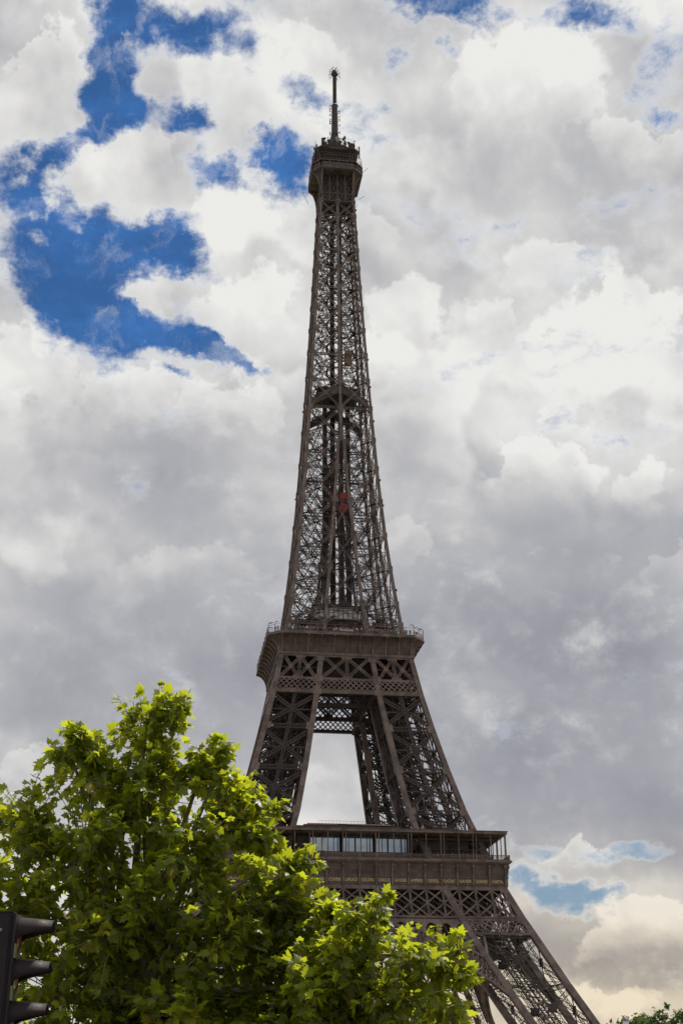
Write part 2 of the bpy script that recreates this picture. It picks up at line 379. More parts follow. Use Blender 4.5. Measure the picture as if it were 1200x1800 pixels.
tag(tower, 'tall brown wrought iron lattice tower with four splayed legs and three platforms', 'tower')

def latt(mb, p00, p10, p01, p11, pitch, shift, w, h, up):
    """crossing flat bars filling the quad bottom p00-p10, top p01-p11"""
    p00, p10, p01, p11 = map(Vector, (p00, p10, p01, p11))
    L = (p10-p00).length
    def at(s, t):
        return (p00.lerp(p10, s/L)).lerp(p01.lerp(p11, s/L), t)
    n = int((L+shift)/pitch)+2
    for dr in (1, -1):
        for i in range(-2, n):
            s0 = i*pitch + (0 if dr > 0 else 0) - (shift if dr > 0 else 0)
            s1 = s0+shift
            if dr < 0: s0, s1 = s1, s0
            # clip to 0..L
            t0, t1 = 0.0, 1.0
            for lim, sg in ((0, 1), (L, -1)):
                a = (s0-lim)*sg; b = (s1-lim)*sg
                if a < 0 and b < 0: t0, t1 = 1, 0; break
                if a < 0: t0 = max(t0, a/(a-b))
                elif b < 0: t1 = min(t1, a/(a-b))
            if t1-t0 < 0.03: continue
            A = at(s0+(s1-s0)*t0, t0); B = at(s0+(s1-s0)*t1, t1)
            mb.bar(A, B, w, h, up)

def corners(z, ins):
    w_, i_ = W(z)-ins, I(z)+ins
    return {'A': Vector((w_, -w_, z)), 'B': Vector((i_, -w_, z)), 'C': Vector((w_, -i_, z)), 'D': Vector((i_, -i_, z))}
FACES = (('B', 'A', (0, -1, 0)), ('A', 'C', (1, 0, 0)), ('D', 'C', (0, 1, 0)), ('B', 'D', (-1, 0, 0)))

LEV1 = [0.5, 10, 19.8, 29.9, 40.8]
LEV2 = [51.6, 60.5, 70.3, 81.1, 92.1, 101.7, 105.4, 112.1, 116.2]
rnd = random.Random(3)
for k in range(4):
    col = MB().rot(k); br = MB().rot(k); tr = MB().rot(k)
    zs = [0.3, 10, 19.8, 29.9, 40.8, 44.5, 51.6, 60.5, 70.3, 81.1, 92.1, 101.7, 112.1, 116.9]
    for z0, z1 in zip(zs[:-1], zs[1:]):
        wd = 1.45 if z0 < 50 else 1.25
        c0, c1 = corners(z0, wd/2), corners(z1, wd/2)
        for key in 'ABCD':
            col.bar(c0[key], c1[key], wd, wd, (0, 1, 0))
            if z0 < 44 or z0 > 51:
                # raised flange lines on the girder
                for sg in (-1, 1):
                    off = Vector((sg*(wd/2-0.06), -(wd/2+0.03) if key in 'AB' else (wd/2+0.03), 0))
                    col.bar(c0[key]+off, c1[key]+off, 0.16, 0.10, (0, 1, 0))
    def facepanel(z0, z1, ins, fw, dep, post=True, horiz=True, lace=0.09):
        c0, c1 = corners(z0, ins), corners(z1, ins)
        for a, b, n in FACES:
            m_ = 1.25
            zt = (z1-z0)
            f0, f1 = 0.10, 0.90
            a0, b0, a1, b1 = c0[a], c0[b], c1[a], c1[b]
            la = a0.lerp(a1, f0); lb = b0.lerp(b1, f0); ta = a0.lerp(a1, f1); tb = b0.lerp(b1, f1)
            br.beam(la, tb, fw, n, dep, 0.15, lace)
            br.beam(lb, ta, fw, n, dep, 0.15, lace)
            cen = (a0+b0+a1+b1)/4
            br.bar(cen-Vector((0, 0, 0.9)), cen+Vector((0, 0, 0.9)), 1.9 if n[1] else 0.3, 0.3 if n[1] else 1.9, (0, 1, 0))
            if post: br.beam((a0+b0)/2, (a1+b1)/2, fw*0.85, n, dep, 0.13, lace)
            if horiz: br.beam(a1, b1, fw*1.1, n, dep, 0.16, lace)
            # gussets at the four corners
            for q, q2, u_ in ((a0, b0, a1), (b0, a0, b1)):
                if z0 > 1:
                    t = Vector(n)*0.66+(q2-q).normalized()*0.75
                    ax_ = (u_-q).normalized()*1.2
                    col.bar(q-ax_*.8+t, q+ax_*.8+t, 1.1 if n[1] else 0.08, 0.08 if n[1] else 1.1, (0, 1, 0))
    for z0, z1 in zip(LEV1[:-1], LEV1[1:]):
        facepanel(z0, z1, 0.7, 1.0, 0.0)
    for z0, z1 in zip(LEV2[:5], LEV2[1:6]):
        facepanel(z0, z1, 0.65, 0.8, 0.7)
    # plan bracing, hangers and clutter inside the leg
    for z0, z1 in zip(LEV1[:-1]+LEV2[:7], LEV1[1:]+LEV2[1:8]):
        c = corners(z1, 1.3); cb = corners(z0, 1.3)
        mid = sum(c.values(), Vector())/4
        br.beam(c['A'], c['D'], 0.7, (0, 0, 1), 0, 0.14, 0.08)
        br.beam(c['B'], c['C'], 0.7, (0, 0, 1), 0, 0.14, 0.08)
        for a, b in ((('A', 'D'), ('B', 'C')) if z0 > 43 else ()):
            br.bar(cb[a], c[b], 0.30, 0.30); br.bar(cb[b], c[a], 0.30, 0.30)
        # intermediate inner frame
        for (a, b, n) in (FACES if z0 > 45 else ()):
            h0 = cb[a].lerp(c[a], 0.5); h1 = cb[b].lerp(c[b], 0.5)
            br.bar(h0, h1, 0.22, 0.35)
            br.bar(cb[a].lerp(cb[b], 0.5), c[a], 0.14, 0.14); br.bar(cb[a].lerp(cb[b], 0.5), c[b], 0.14, 0.14)
    # inclined lift track: two girders, cross sleepers and cables
    for z0, z1 in zip(zs[:-1], zs[1:]):
        m0 = sum(corners(z0, 1).values(), Vector())/4; m1 = sum(corners(z1, 1).values(), Vector())/4
        sd_ = Vector((1, 1, 0)).normalized()
        dr = (m1-m0).normalized()
        up_ = sd_.cross(dr)
        for s in (-2.3, 2.3):
            tr.beam(m0+sd_*s, m1+sd_*s, 1.0, sd_, 0.4, 0.2, 0.1, 1.2)
        for s in (-3.4, -1.1, 0, 1.2, 3.3)[:5 if z0 > 43 else 2]:
            tr.bar(m0+sd_*s-up_*0.6, m1+sd_*s-up_*0.6, 0.12, 0.12)
        L = (m1-m0).length; nn = int(L/1.6)
        for i in range(nn):
            q = m0+dr*(L*(i+.5)/nn)
            tr.bar(q-sd_*2.4, q+sd_*2.4, 0.16, 0.3, tuple(up_))
    # staircase flights zig-zagging up the leg, with landings
    z = 41.0; side = 0
    while z < 112:
        if 50 < z < 57: z += 7; continue
        z2 = z+2.9
        ca, cb2 = corners(z, 2.6), corners(z2, 2.6)
        e1 = ('B', 'C') if side == 0 else ('C', 'B')
        p = ca[e1[0]].lerp(ca['D'], 0.35); q = cb2[e1[1]].lerp(cb2['D'], 0.35)
        off = (0.6 if side else -0.6)
        for s in (-0.5, 0.5):
            tr.bar(p+Vector((s, s, 0)), q+Vector((s, s, 0)), 0.07, 0.32)
            tr.bar(p+Vector((s, s, 1.1)), q+Vector((s, s, 1.1)), 0.05, 0.06)
        for i in range(9):
            m_ = p.lerp(q, i/8)
            tr.bar(m_, m_+Vector((0.5, 0.5, 1.1)), 0.05, 0.05)
        tr.bar(q+Vector((-1.2, 0, 0)), q+Vector((1.2, 0, 0)), 2.0, 0.12)
        z = z2; side = 1-side
    for _ in range(60):
        z0 = rnd.uniform(44, 108); z1 = min(z0+rnd.uniform(3, 9), 114)
        c0, c1 = corners(z0, 1.5), corners(z1, 1.5)
        u, v_ = rnd.random(), rnd.random()
        p = c0['A'].lerp(c0['B'], u).lerp(c0['C'].lerp(c0['D'], u), v_)
        u += rnd.uniform(-.4, .4); v_ += rnd.uniform(-.4, .4)
        q = c1['A'].lerp(c1['B'], min(1, max(0, u))).lerp(c1['C'].lerp(c1['D'], min(1, max(0, u))), min(1, max(0, v_)))
        tr.bar(p, q, 0.16, 0.16)
    leg = col.build('leg', IRON, tower)
    br.build('bracing', IRON_SHADED, leg)
    tr.build('lift_track', IRON_SHADED, leg)
    # masonry pedestals under the four feet
    pm = MB().rot(k)
    for key, c in corners(0.3, 0.7).items():
        pm = MB().rot(k)
        pm.poly([(c.x-4, c.y-4, 0), (c.x+4, c.y-4, 0), (c.x+4, c.y+4, 0), (c.x-4, c.y+4, 0)], (0, 0, 0.9))
        pm.build('pedestal', bpy.data.materials['terrace_stone'], tower)

# ---- arches and belts under the first platform
ZC, RI, RE = -6.3, 45.8, 49.6
for k in range(4):
    ar = MB().rot(k); sp = MB().rot(k)
    def ap(r, th, dy=0.0):
        x = r*math.sin(th); z = ZC+r*math.cos(th)
        while abs(x) > I(z)+0.75 and r > RI-6:      # the band ends against the leg's inner girder
            r -= 0.15; x = r*math.sin(th); z = ZC+r*math.cos(th)
        return Vector((x, -(W(z)-0.25)+dy, z))
    TH = R(56); n = 84
    for i in range(n):
        t0 = -TH+2*TH*i/n; t1 = -TH+2*TH*(i+1)/n
        if abs(RI*math.sin((t0+t1)/2)) > I(ZC+RI*math.cos((t0+t1)/2))+0.6: continue
        for r, wd in ((RI, 0.55), (RE, 0.5), (RI+0.9, .18), (RE-0.9, .18)):
            for dy in (0.0, 1.6):
                ar.bar(ap(r, t0, dy), ap(r, t1, dy), wd, wd if r in (RI, RE) else .18, (0, 1, 0))
        for dy in (0.0, 1.6):
            ar.bar(ap(RI, t0, dy), ap(RE, t1, dy), 0.24, 0.12, (0, 1, 0))
            ar.bar(ap(RE, t0, dy), ap(RI, t1, dy), 0.24, 0.12, (0, 1, 0))
            ar.bar(ap(RI, t0, dy), ap(RE, t0, dy), 0.2, 0.14, (0, 1, 0))
        ar.bar((ap(RI, t0)+ap(RI, t0, 1.6))/2, (ap(RI, t1)+ap(RI, t1, 1.6))/2, 1.7, 0.12, tuple((ap(RE, t0)-ap(RI, t0)).normalized()))
    arch = ar.build('arch', IRON, tower)
    # solid spandrel plate pierced by round-headed openings
    zt = 44.3
    pit = 3.45
    xs = [pit*(i+.5) for i in range(-8, 8)]
    def extr(x):
        return ZC+math.sqrt(max(RE*RE-x*x, 0))
    def pt(x, z, dy=0.0): return Vector((x, -(W(z)-0.3)+dy, z))
    def plate(pts):
        q = [pt(x, z) for x, z in pts]
        sp.poly(q, (0, 0.25, 0))
    for x in xs:
        zb = extr(abs(x)+1.3)
        top = 43.6-0.012*abs(x)
        rr = 1.15
        zspr = top-rr
        if zspr < zb: zspr = zb+0.05; 
        # head of the opening as quads between arc and the rectangular bay
        N_ = 8
        prev = None
        for j in range(N_+1):
            a = math.pi*j/N_
            ax, az_ = x-rr*math.cos(a), zspr+min(rr, max(0.3, top-zspr))*math.sin(a)
            bx = x-pit/2+pit*j/N_
            if prev:
                plate([prev[0], (ax, az_), (bx, zt), prev[1]])
            prev = ((ax, az_), (bx, zt))
        for s in (-1, 1):
            x0, x1 = x+s*rr, x+s*pit/2
            if s < 0: x0, x1 = x1, x0
            lo0, lo1 = min(extr(abs(x0))+0.1, zspr), min(extr(abs(x1))+0.1, zspr)
            hi_in = zspr
            if s < 0: plate([(x0, lo0), (x1, lo1), (x1, zspr), (x0, zt)])
            else: plate([(x0, lo0), (x1, lo1), (x1, zt), (x0, zspr)])
        # rim
        for j in range(N_):
            a, b = math.pi*j/N_, math.pi*(j+1)/N_
            hh = min(rr, max(0.3, top-zspr))
            sp.bar(pt(x-rr*math.cos(a), zspr+hh*math.sin(a), -0.1), pt(x-rr*math.cos(b), zspr+hh*math.sin(b), -0.1), 0.16, 0.2, (0, 1, 0))
    sp.build('spandrel', IRON, arch)
    # smaller arcade between arch and leg below the band
    s2 = MB().rot(k)
    for sg in (-1, 1):
        for th_d in (31.0, 34.6, 38.2, 41.8, 45.4):
            th = R(th_d)*sg
            a = ap(RE, th); z = a.z+0.2
            # line towards the inner leg girder
            xi = sg*(I(z+2)+0.7)
            if abs(a.x) < abs(xi)-0.3:
                s2.bar(a, Vector((xi, -(W(z+1.5)-.7), z+1.5)), 0.35, 0.3, (0, 1, 0))
                s2.bar(a, Vector((sg*(I(z+5)+.7), -(W(z+5)-.7), z+5)), 0.35, 0.3, (0, 1, 0))
                s2.bar(a, ap(RE, th+sg*R(3.6))+Vector((0, 0, 1.2)), 0.25, 0.25, (0, 1, 0))
    s2.build('arch_tie', IRON, arch)
    # lattice belt on the legs 41.0-44.2 and cross band 44.6-51.5 over the whole face
    bl = MB().rot(k)
    def fl(z, h, off=0.0, x0=None, x1=None):
        w_ = W(z)
        x0 = -w_+0.1 if x0 is None else x0; x1 = w_-0.1 if x1 is None else x1
        bl.bar((x0, -(w_-0.2+off), z), (x1, -(w_-0.2+off), z), 0.5, h)
    for s in (-1, 1):
        for z, h in ((41.0, 0.55), (44.15, 0.5)):
            a, b = s*(I(z)+0.6), s*(W(z)-0.6)
            bl.bar((min(a, b), -(W(z)-0.2), z), (max(a, b), -(W(z)-0.2), z), 0.5, h)
        z0, z1 = 41.2, 44.0
        P = lambda x, z, d=0.15: (x, -(W(z)-d), z)
        q = [P(s*(I(z0)+1.3), z0), P(s*(W(z0)-1.3), z0), P(s*(I(z1)+1.3), z1), P(s*(W(z1)-1.3), z1)]
        latt(bl, *q, 1.75, 2.75, 0.30, 0.16, (0, 1, 0))
        q = [P(s*(I(z0)+1.3), z0, 3.5), P(s*(W(z0)-1.3), z0, 3.5), P(s*(I(z1)+1.3), z1, 3.5), P(s*(W(z1)-1.3), z1, 3.5)]
        latt(bl, *q, 1.75, 2.75, 0.25, 0.16, (0, 1, 0))
    fl(44.72, 0.42, 0.02); fl(51.35, 0.55, 0.02)
    z0, zm, z1 = 44.9, 48.0, 51.1
    p = 34.55*2/18
    P = lambda x, z, d=0.15: Vector((x, -(W(z)-d), z))
    for dep, full in ((0.15, True), (4.5, False)):
        for i in range(-10, 10):
            x0 = p*i; x1 = p*(i+1)
            for za, zb in ((z0, zm), (zm, z1)):
                lim = W(zb)-1.2
                if max(abs(x0), abs(x1)) > W(za)-0.3: continue
                X0, X1 = max(-lim, min(lim, x0)), max(-lim, min(lim, x1))
                if abs(X1-X0) < 1: continue
                bl.bar(P(x0, za, dep), P(X1, zb, dep), 0.32, 0.14, (0, 1, 0))
                bl.bar(P(x1, za, dep), P(X0, zb, dep), 0.32, 0.14, (0, 1, 0))
            if abs(x0) < W(z0)-0.5:
                lim = W(z1)-0.9
                a, b = P(x0, z0, dep-.05), P(max(-lim, min(lim, x0)), z1, dep-.05)
                for o in (-0.17, 0.17): bl.bar(a+Vector((o, 0, 0)), b+Vector((o, 0, 0)), 0.13, 0.2, (0, 1, 0))
                bl.bar(a+Vector((0, .12, 0)), b+Vector((0, .12, 0)), 0.4, 0.06, (0, 1, 0))
    bl.build('lattice_belt', IRON, tower)
    # deck girders seen from below, dark behind the band
    dg = MB().rot(k)
    for b in (10, 14, 18, 22, 26, 30):
        dg.bar((-33+0, -b, 55.2), (33, -b, 55.2), 0.4, 2.4)
        latt(dg, (-32, -b, 45.5), (32, -b, 45.5), (-32, -b, 54), (32, -b, 54), 4.2, 4.2, 0.25, 0.2, (0, 1, 0))
    dg.build('deck_girder', IRON_SHADED, tower)

# ---- first platform
def ring_prism(mb, outer, inner, z0, z1):
    """square ring slab"""
    for k in range(4):
        mb.rot(k)
        mb.poly([(-outer, -outer, z0), (outer, -outer, z0), (inner, -inner, z0), (-inner, -inner, z0)], (0, 0, z1-z0))
    mb.rot(0)
def loft(mb, rings, cap=True):
    n0 = len(mb.v); m = len(rings[0])
    for r in rings:
        for q in r: mb.v.append(mb.P(q))
    for i in range(len(rings)-1):
        for j in range(m):
            a = n0+i*m+j; b = n0+i*m+(j+1) % m
            mb.f.append((a, b, b+m, a+m))
    if cap:
        mb.f.append(tuple(range(n0+m-1, n0-1, -1)))
        mb.f.append(tuple(range(n0+(len(rings)-1)*m, n0+len(rings)*m)))
d = MB()
ring_prism(d, 34.2, 12.5, 56.5, 57.35)
deck = d.build('first_platform', IRON_SHADED, tower)
d = MB()
ring_prism(d, 35.75, 33.6, 57.35, 57.72); ring_prism(d, 35.45, 33.7, 57.1, 57.348); ring_prism(d, 35.6, 33.7, 57.722, 57.86)
d.build('cornice', IRON, deck)
MAROON = principled('maroon_paint', (0.16, 0.025, 0.03), 0.5)
NAMES = 'SEGUIN LALANDE TRESCA PONCELET BRESSE LAGRANGE BELANGER CUVIER LAPLACE DULONG CHASLES LAVOISIER AMPERE CHEVREUL FLACHAT NAVIER LEGENDRE CHAPTAL'.split()
for k in range(4):
    fz = MB().rot(k)
    prof = [(51.62, 34.40), (53.0, 34.36), (54.6, 34.42), (55.8, 34.60), (56.6, 34.85), (57.1, 35.2)]
    for (za, oa), (zb, ob) in zip(prof[:-1], prof[1:]):
        fz.v_ = None
        n0 = len(fz.v)
        for z, o in ((za, oa), (zb, ob)):
            for q in ((-o, -o, z), (o, -o, z), (o-.5, -o+.5, z), (-o+.5, -o+.5, z)): fz.v.append(fz.P(q))
        fz.f += [(n0, n0+1, n0+5, n0+4), (n0+2, n0+3, n0+7, n0+6)]
    fo = fz.build('frieze', PANEL, tower)
    tm = MB().rot(k)
    tm.bar((-34.5, -34.45, 51.75), (34.5, -34.45, 51.75), 0.35, 0.32)
    tm.bar((-34.5, -34.42, 52.35), (34.5, -34.42, 52.35), 0.14, 0.10)
    tm.bar((-34.5, -34.42, 53.95), (34.5, -34.42, 53.95), 0.14, 0.10)
    for i in range(18*4+1):
        if i % 4 == 0: continue
        x = -34.3+68.6*i/72
        tm.bar((x, -34.42, 54.0), (x, -34.60, 55.8), 0.05, 0.06, (0, 1, 0))
    tm.build('moulding', IRON, fo)
    for i in range(19):
        x = -34.2+68.4*i/18
        c = MB().rot(k)
        c.bar((x, -34.62, 52.0), (x, -34.66, 54.4), 0.42, 0.42, (0, 1, 0))
        c.bar((x, -34.70, 54.4), (x, -34.95, 56.0), 0.34, 0.5, (0, 1, 0))
        c.bar((x, -34.75, 53.9), (x, -34.75, 54.25), 0.56, 0.5, (0, 1, 0))
        # rounded scroll head
        pts = []
        for j in range(10):
            a = 2*math.pi*j/10
            pts.append((x-0.29, -35.0+0.42*math.cos(a), 56.45+0.50*math.sin(a)))
        c.poly(pts, (0.58, 0, 0))
        c.build('console', IRON, fo)
    if k == 0:
        for i, nm in enumerate(NAMES):
            cu = bpy.data.curves.new('txt', 'FONT')
            cu.body = nm; cu.size = 1.02; cu.align_x = 'CENTER'; cu.extrude = 0.04; cu.offset = 0.012; cu.resolution_u = 2
            to = bpy.data.objects.new('txt', cu); COL.objects.link(to)
            dg_ = bpy.context.evaluated_depsgraph_get(); dg_.update()
            me = bpy.data.meshes.new_from_object(to.evaluated_get(dg_))
            bpy.data.objects.remove(to)
            wd = max(v.co.x for v in me.vertices)-min(v.co.x for v in me.vertices)
            sx = min(1.0, 2.85/wd)
            x = -34.2+68.4*(i+.5)/18
            for v in me.vertices:
                vx, vy, vz = v.co
                v.co = (x+vx*sx, -34.47-vz*0.5-0.03, 52.72+vy)
            o = bpy.data.objects.new('lettering', me); COL.objects.link(o); o.parent = fo
            me.materials.clear(); me.materials.append(GOLD)
    # balustrade
    rl = MB().rot(k)
    b = 35.2
    rl.bar((-b, -b, 58.95), (b, -b, 58.95), 0.16, 0.14); rl.bar((-b, -b, 58.0), (b, -b, 58.0), 0.12, 0.12); rl.bar((-b, -b, 58.6), (b, -b, 58.6), 0.08, 0.08)
    nb = 230
    for i in range(nb):
        x = -b+2*b*i/nb
        rl.bar((x, -b, 57.85), (x, -b, 58.95), 0.11, 0.06, (0, 1, 0))
    for i in range(19):
        x = -b+2*b*i/18
        rl.bar((x, -b, 57.85), (x, -b, 59.1), 0.32, 0.26, (0, 1, 0))
    rl.build('railing', IRON, deck)
    # canopy posts
    for i in range(0, 18):
        x = -34.55+69.1*i/18
        wds = (0.0, 0.75) if i % 2 == 0 else (0.4,)
        for s in wds:
            if abs(x+s) > 34.6: continue
            pm = MB().rot(k)
            pm.bar((x+s, -34.7, 57.85), (x+s, -34.7, 63.9), 0.20, 0.20, (0, 1, 0))
            pm.build('post', IRON, deck)
    # canopy roof
    rf = MB().rot(k)
    rf.poly([(-35.1, -35.1, 63.95), (35.1, -35.1, 63.95), (27, -27, 63.95), (-27, -27, 63.95)], (0, 0, 0.18))
    rf.poly([(-35.1, -35.1, 64.13), (35.1, -35.1, 64.13), (34.6, -34.6, 64.13), (-34.6, -34.6, 64.13)], (0, 0, 0.42))
    rf.poly([(-35.25, -35.25, 64.55), (35.25, -35.25, 64.55), (34.2, -34.2, 64.55), (-34.2, -34.2, 64.55)], (0, 0, 0.10))
    for i in range(36):
        x = -34+68*i/35
        rf.bar((x, -34.5, 63.85), (x*0.8, -27.2, 63.85), 0.12, 0.2)
    rf.build('canopy', IRON, deck)
    # pavilion between the legs
    pv = MB().rot(k)
    pv.box(-14.0, 13.2, -30.55, -18.0, 57.36, 59.9)
    pv.box(-14.0, 13.2, -29.6, -18.0, 59.902, 63.7)
    pv.box(-14.2, 10.5, -31.5, -17.5, 64.2, 65.7)
    pv.box(-12.5, 9.8, -30.5, -18.5, 65.702, 66.1)
    pv.bar((-11.6, -30.4, 66.2), (8.5, -30.4, 66.2), 0.2, 0.5)
    pav = pv.build('pavilion', DARK, tower)
    for (xa, xb) in ((-10.9, -4.0), (-3.3, 3.9), (4.6, 11.9)):
        gl = MB().rot(k); gl.poly([(xa, -30.5, 59.95), (xb, -30.5, 59.95), (xb, -30.5, 63.9), (xa, -30.5, 63.9)], (0, 0.05, 0))
        gl.build('window_pane', GLASS, pav)
        fr = MB().rot(k)
        nn = 5
        for i in range(nn+1):
            x = xa+(xb-xa)*i/nn
            fr.bar((x, -30.56, 59.9), (x, -30.56, 63.95), 0.14, 0.14, (0, 1, 0))
        fr.bar((xa, -30.56, 59.95), (xb, -30.56, 59.95), 0.15, 0.15)
        fr.bar((xa, -30.56, 63.9), (xb, -30.56, 63.9), 0.15, 0.15)
        fr.build('window_frame', IRON_SHADED, pav)
    for xc in (-9.9, -8.0):
        cu_ = MB().rot(k); cu_.poly([(xc-.55, -30.62, 60.2), (xc+.55, -30.62, 60.2), (xc+.15, -30.62, 63.2), (xc-.25, -30.62, 63.0)], (0, .03, 0))
        cu_.build('blind', WHITE_P, pav)
    rr_ = MB().rot(k)
    rr_.bar((-12.4, -30.9, 66.0), (-2.5, -30.9, 66.0), 0.12, 0.22)
    rr_.build('red_roof_edge', MAROON, pav)
    for (xa, xb) in ((-11.5, -4.5), (-2.3, 8.2)):
        sk = MB().rot(k); sk.box(xa, xb, -30.9, -26, 66.102, 66.35)
        sk.build('skylight', ZINC, pav)
    ra = MB().rot(k)
    for i in range(26):
        x = -9+1.0*i*0.85
        ra.bar((x, -31.2, 65.7), (x, -31.2, 66.9), 0.04, 0.04, (0, 1, 0))
    ra.bar((-9, -31.2, 66.9), (12.5, -31.2, 66.9), 0.05, 0.05)
    ra.build('roof_railing', IRON, pav)
    # dark service rooms inside the leg at platform level
    sv = MB().rot(k)
    sv.box(16.5, 27.0, -29.5, -17, 57.36, 63.6)
    sv.box(19.5, 30.5, -27.0, -19, 57.362, 62.6)
    sv.bar((15, -31, 63.2), (33, -31, 63.2), 0.3, 0.5)
    sv.build('service_room', DARK, tower)
# ---- belts under the second platform, built on each side
for k in range(4):
    b2 = MB().rot(k)
    P = lambda x, z, d=0.12: Vector((x, -(W(z)-d), z))
    for z, h in ((101.75, 0.75), (105.35, 0.6), (111.95, 0.75)):
        wd = W(z)-0.9
        b2.bar((-wd, -(W(z)-0.22), z), (wd, -(W(z)-0.22), z), 0.5, h)
    for z in (102.2, 101.3): b2.bar((-W(z)+1, -(W(z)-0.02), z), (W(z)-1, -(W(z)-0.02), z), 0.2, 0.12)
    bays0 = lambda z: [(-(W(z)-1.2), -(I(z)+1.25)), (-(I(z)), I(z)), (I(z)+1.25, W(z)-1.2)]
    for j in range(3):
        z0, z1 = 102.15, 105.05
        a, b = bays0(z0)[j]; c, d_ = bays0(z1)[j]
        latt(b2, P(a, z0), P(b, z0), P(c, z1), P(d_, z1), 1.45, 2.9, 0.30, 0.14, (0, 1, 0))
        z0, z1 = 105.75, 111.5
        a, b = bays0(z0)[j]; c, d_ = bays0(z1)[j]
        q0, q1 = P(a+.3, z0, .45), P(b-.3, z0, .45); t0, t1 = P(c+.3, z1, .45), P(d_-.3, z1, .45)
        qm, tm_ = (q0+q1)/2, (t0+t1)/2
        for (u, v_) in ((q0, tm_), (qm, t0), (qm, t1), (q1, tm_)):
            b2.beam(u, v_, 0.62, (0, -1, 0), 0.5, 0.15, 0.08, 0.55)
        b2.beam(qm, tm_, 0.62, (0, -1, 0), 0.5, 0.15, 0.08, 0.55)
        for (u, v_) in ((q0, t0), (qm, tm_), (q1, t1), (qm, tm_)): pass
        for c_ in ((q0+tm_)/2, (q1+tm_)/2):
            b2.bar(c_-Vector((0.5, .35, 0)), c_+Vector((0.5, -.35, 0)), 0.08, 1.0)
        for c_ in (qm, tm_):
            b2.bar(c_-Vector((1.3, .32, 0)), c_+Vector((1.3, -.32, 0)), 0.1, 0.8)
    # gussets on the girders
    for z, h in ((105.4, 2.0), (111.2, 1.6), (101.7, 1.5)):
        for x in (-(I(z)+.62), I(z)+.62):
            b2.bar(P(x, z-h/2, 0.02)-Vector((0, .06, 0)), P(x, z+h/2, 0.02)-Vector((0, .06, 0)), 2.2, 0.1, (0, 1, 0))
    b2.build('lattice_belt', IRON, tower)
    # inner back-up trusses seen through the gap, lower lattice girder and its twin
    b3 = MB().rot(k)
    for b, zz in ((7.0, 101.8),):
        for z in (zz, zz+3.6, zz+6.9): b3.bar((-18, -b, z), (18, -b, z), 0.5, 1.0)
        latt(b3, (-18, -b, zz+.3), (18, -b, zz+.3), (-18, -b, zz+3.2), (18, -b, zz+3.2), 1.5, 2.9, 0.28, 0.14, (0, 1, 0))
        latt(b3, (-18, -b, zz+3.6), (18, -b, zz+3.6), (-18, -b, zz+6.3), (18, -b, zz+6.3), 3, 3, 0.28, 0.14, (0, 1, 0))
    b3.bar((-17, -12, 110.8), (17, -12, 110.8), 0.35, 1.8)
    b3.build('deck_girder', IRON_SHADED, tower)

C2, P2_ = 3.165, 20.5
def octa(o, c, z):
    return [(-(o-c), -o, z), (o-c, -o, z), (o, -(o-c), z), (o, o-c, z), (o-c, o, z), (-(o-c), o, z), (-o, o-c, z), (-o, -(o-c), z)]
# cove of the second platform: one lofted body with ribs
cv = MB(); rings = []
E_ = P2_-C2
for i in range(11):
    th = R(90*i/10)
    o = 17.36+3.05*(1-math.cos(th)); z = 112.25+4.35*math.sin(th)
    c = max(0.02, o-E_)
    rings.append(octa(o, c, z))
loft(cv, rings)
plat = cv.build('second_platform', PANEL, tower)
rb = MB()
for k in range(4):
    rb.rot(k)
    for i in range(11):
        x = -16.9+3.38*i
        prev = None
        for j in range(9):
            th = R(90*j/8)
            q = (x, -(17.50+3.0*(1-math.cos(th))), 112.3+4.25*math.sin(th))
            if prev: rb.bar(prev, q, 0.36, 0.5, (0, 1, 0))
            prev = q
    for i in range(31):
        x = -16.9+33.8*i/30
        if i % 3 == 0: continue
        prev = None
        for j in range(7):
            th = R(90*j/6)
            q = (x, -(17.38+3.05*(1-math.cos(th))), 112.25+4.35*math.sin(th))
            if prev: rb.bar(prev, q, 0.07, 0.12, (0, 1, 0))
            prev = q
    # a thin rail along the cove at mid height
    rb.bar((-17, -17.9, 114.8), (17, -17.9, 114.8), 0.1, 0.12)
    # corner ribs
    for s in (0.0, 0.5, 1.0):
        prev = None
        for j in range(9):
            th = R(90*j/8); o = 17.42+3.05*(1-math.cos(th)); z = 112.28+4.3*math.sin(th)
            x0, y0 = E_, -o; x1, y1 = o, -E_
            q = (x0+(x1-x0)*s, y0+(y1-y0)*s, z)
            if prev: rb.bar(prev, q, 0.2, 0.3, (1, -1, 0))
            prev = q
rb.rot(0)
for k in range(4):
    rb.rot(k); rb.bar((-17.5, -17.5, 112.3), (17.5, -17.5, 112.3), 0.45, 0.6)
rb.rot(0)
rb.build('console', IRON, plat)
dk = MB(); loft(dk, [octa(20.62, C2, 116.62), octa(20.62, C2, 116.86)]); loft(dk, [octa(20.45, C2, 116.862), octa(20.45, C2, 117.45)])
dk.build('deck_edge', IRON, plat)
def octa_rail(o, c, zs, posts, zb, zt, wr=0.07, wp=0.09):
    mb = MB(); pts = octa(o, c, 0)
    for i in range(8):
        a, b = Vector(pts[i]), Vector(pts[(i+1) % 8]); L = (b-a).length
        for z in zs: mb.bar(a+Vector((0, 0, z)), b+Vector((0, 0, z)), wr, wr)
        n = max(1, int(round(L/posts)))
        for j in range(n+1):
            q = a.lerp(b, j/n)
            mb.bar(q+Vector((0, 0, zb)), q+Vector((0, 0, zt)), wp, wp, (0, 1, 0))
    return mb
r_ = octa_rail(20.35, C2, (117.75, 118.15, 118.6, 119.35), 2.3, 117.4, 119.5)
pts = octa(20.35, C2, 0)
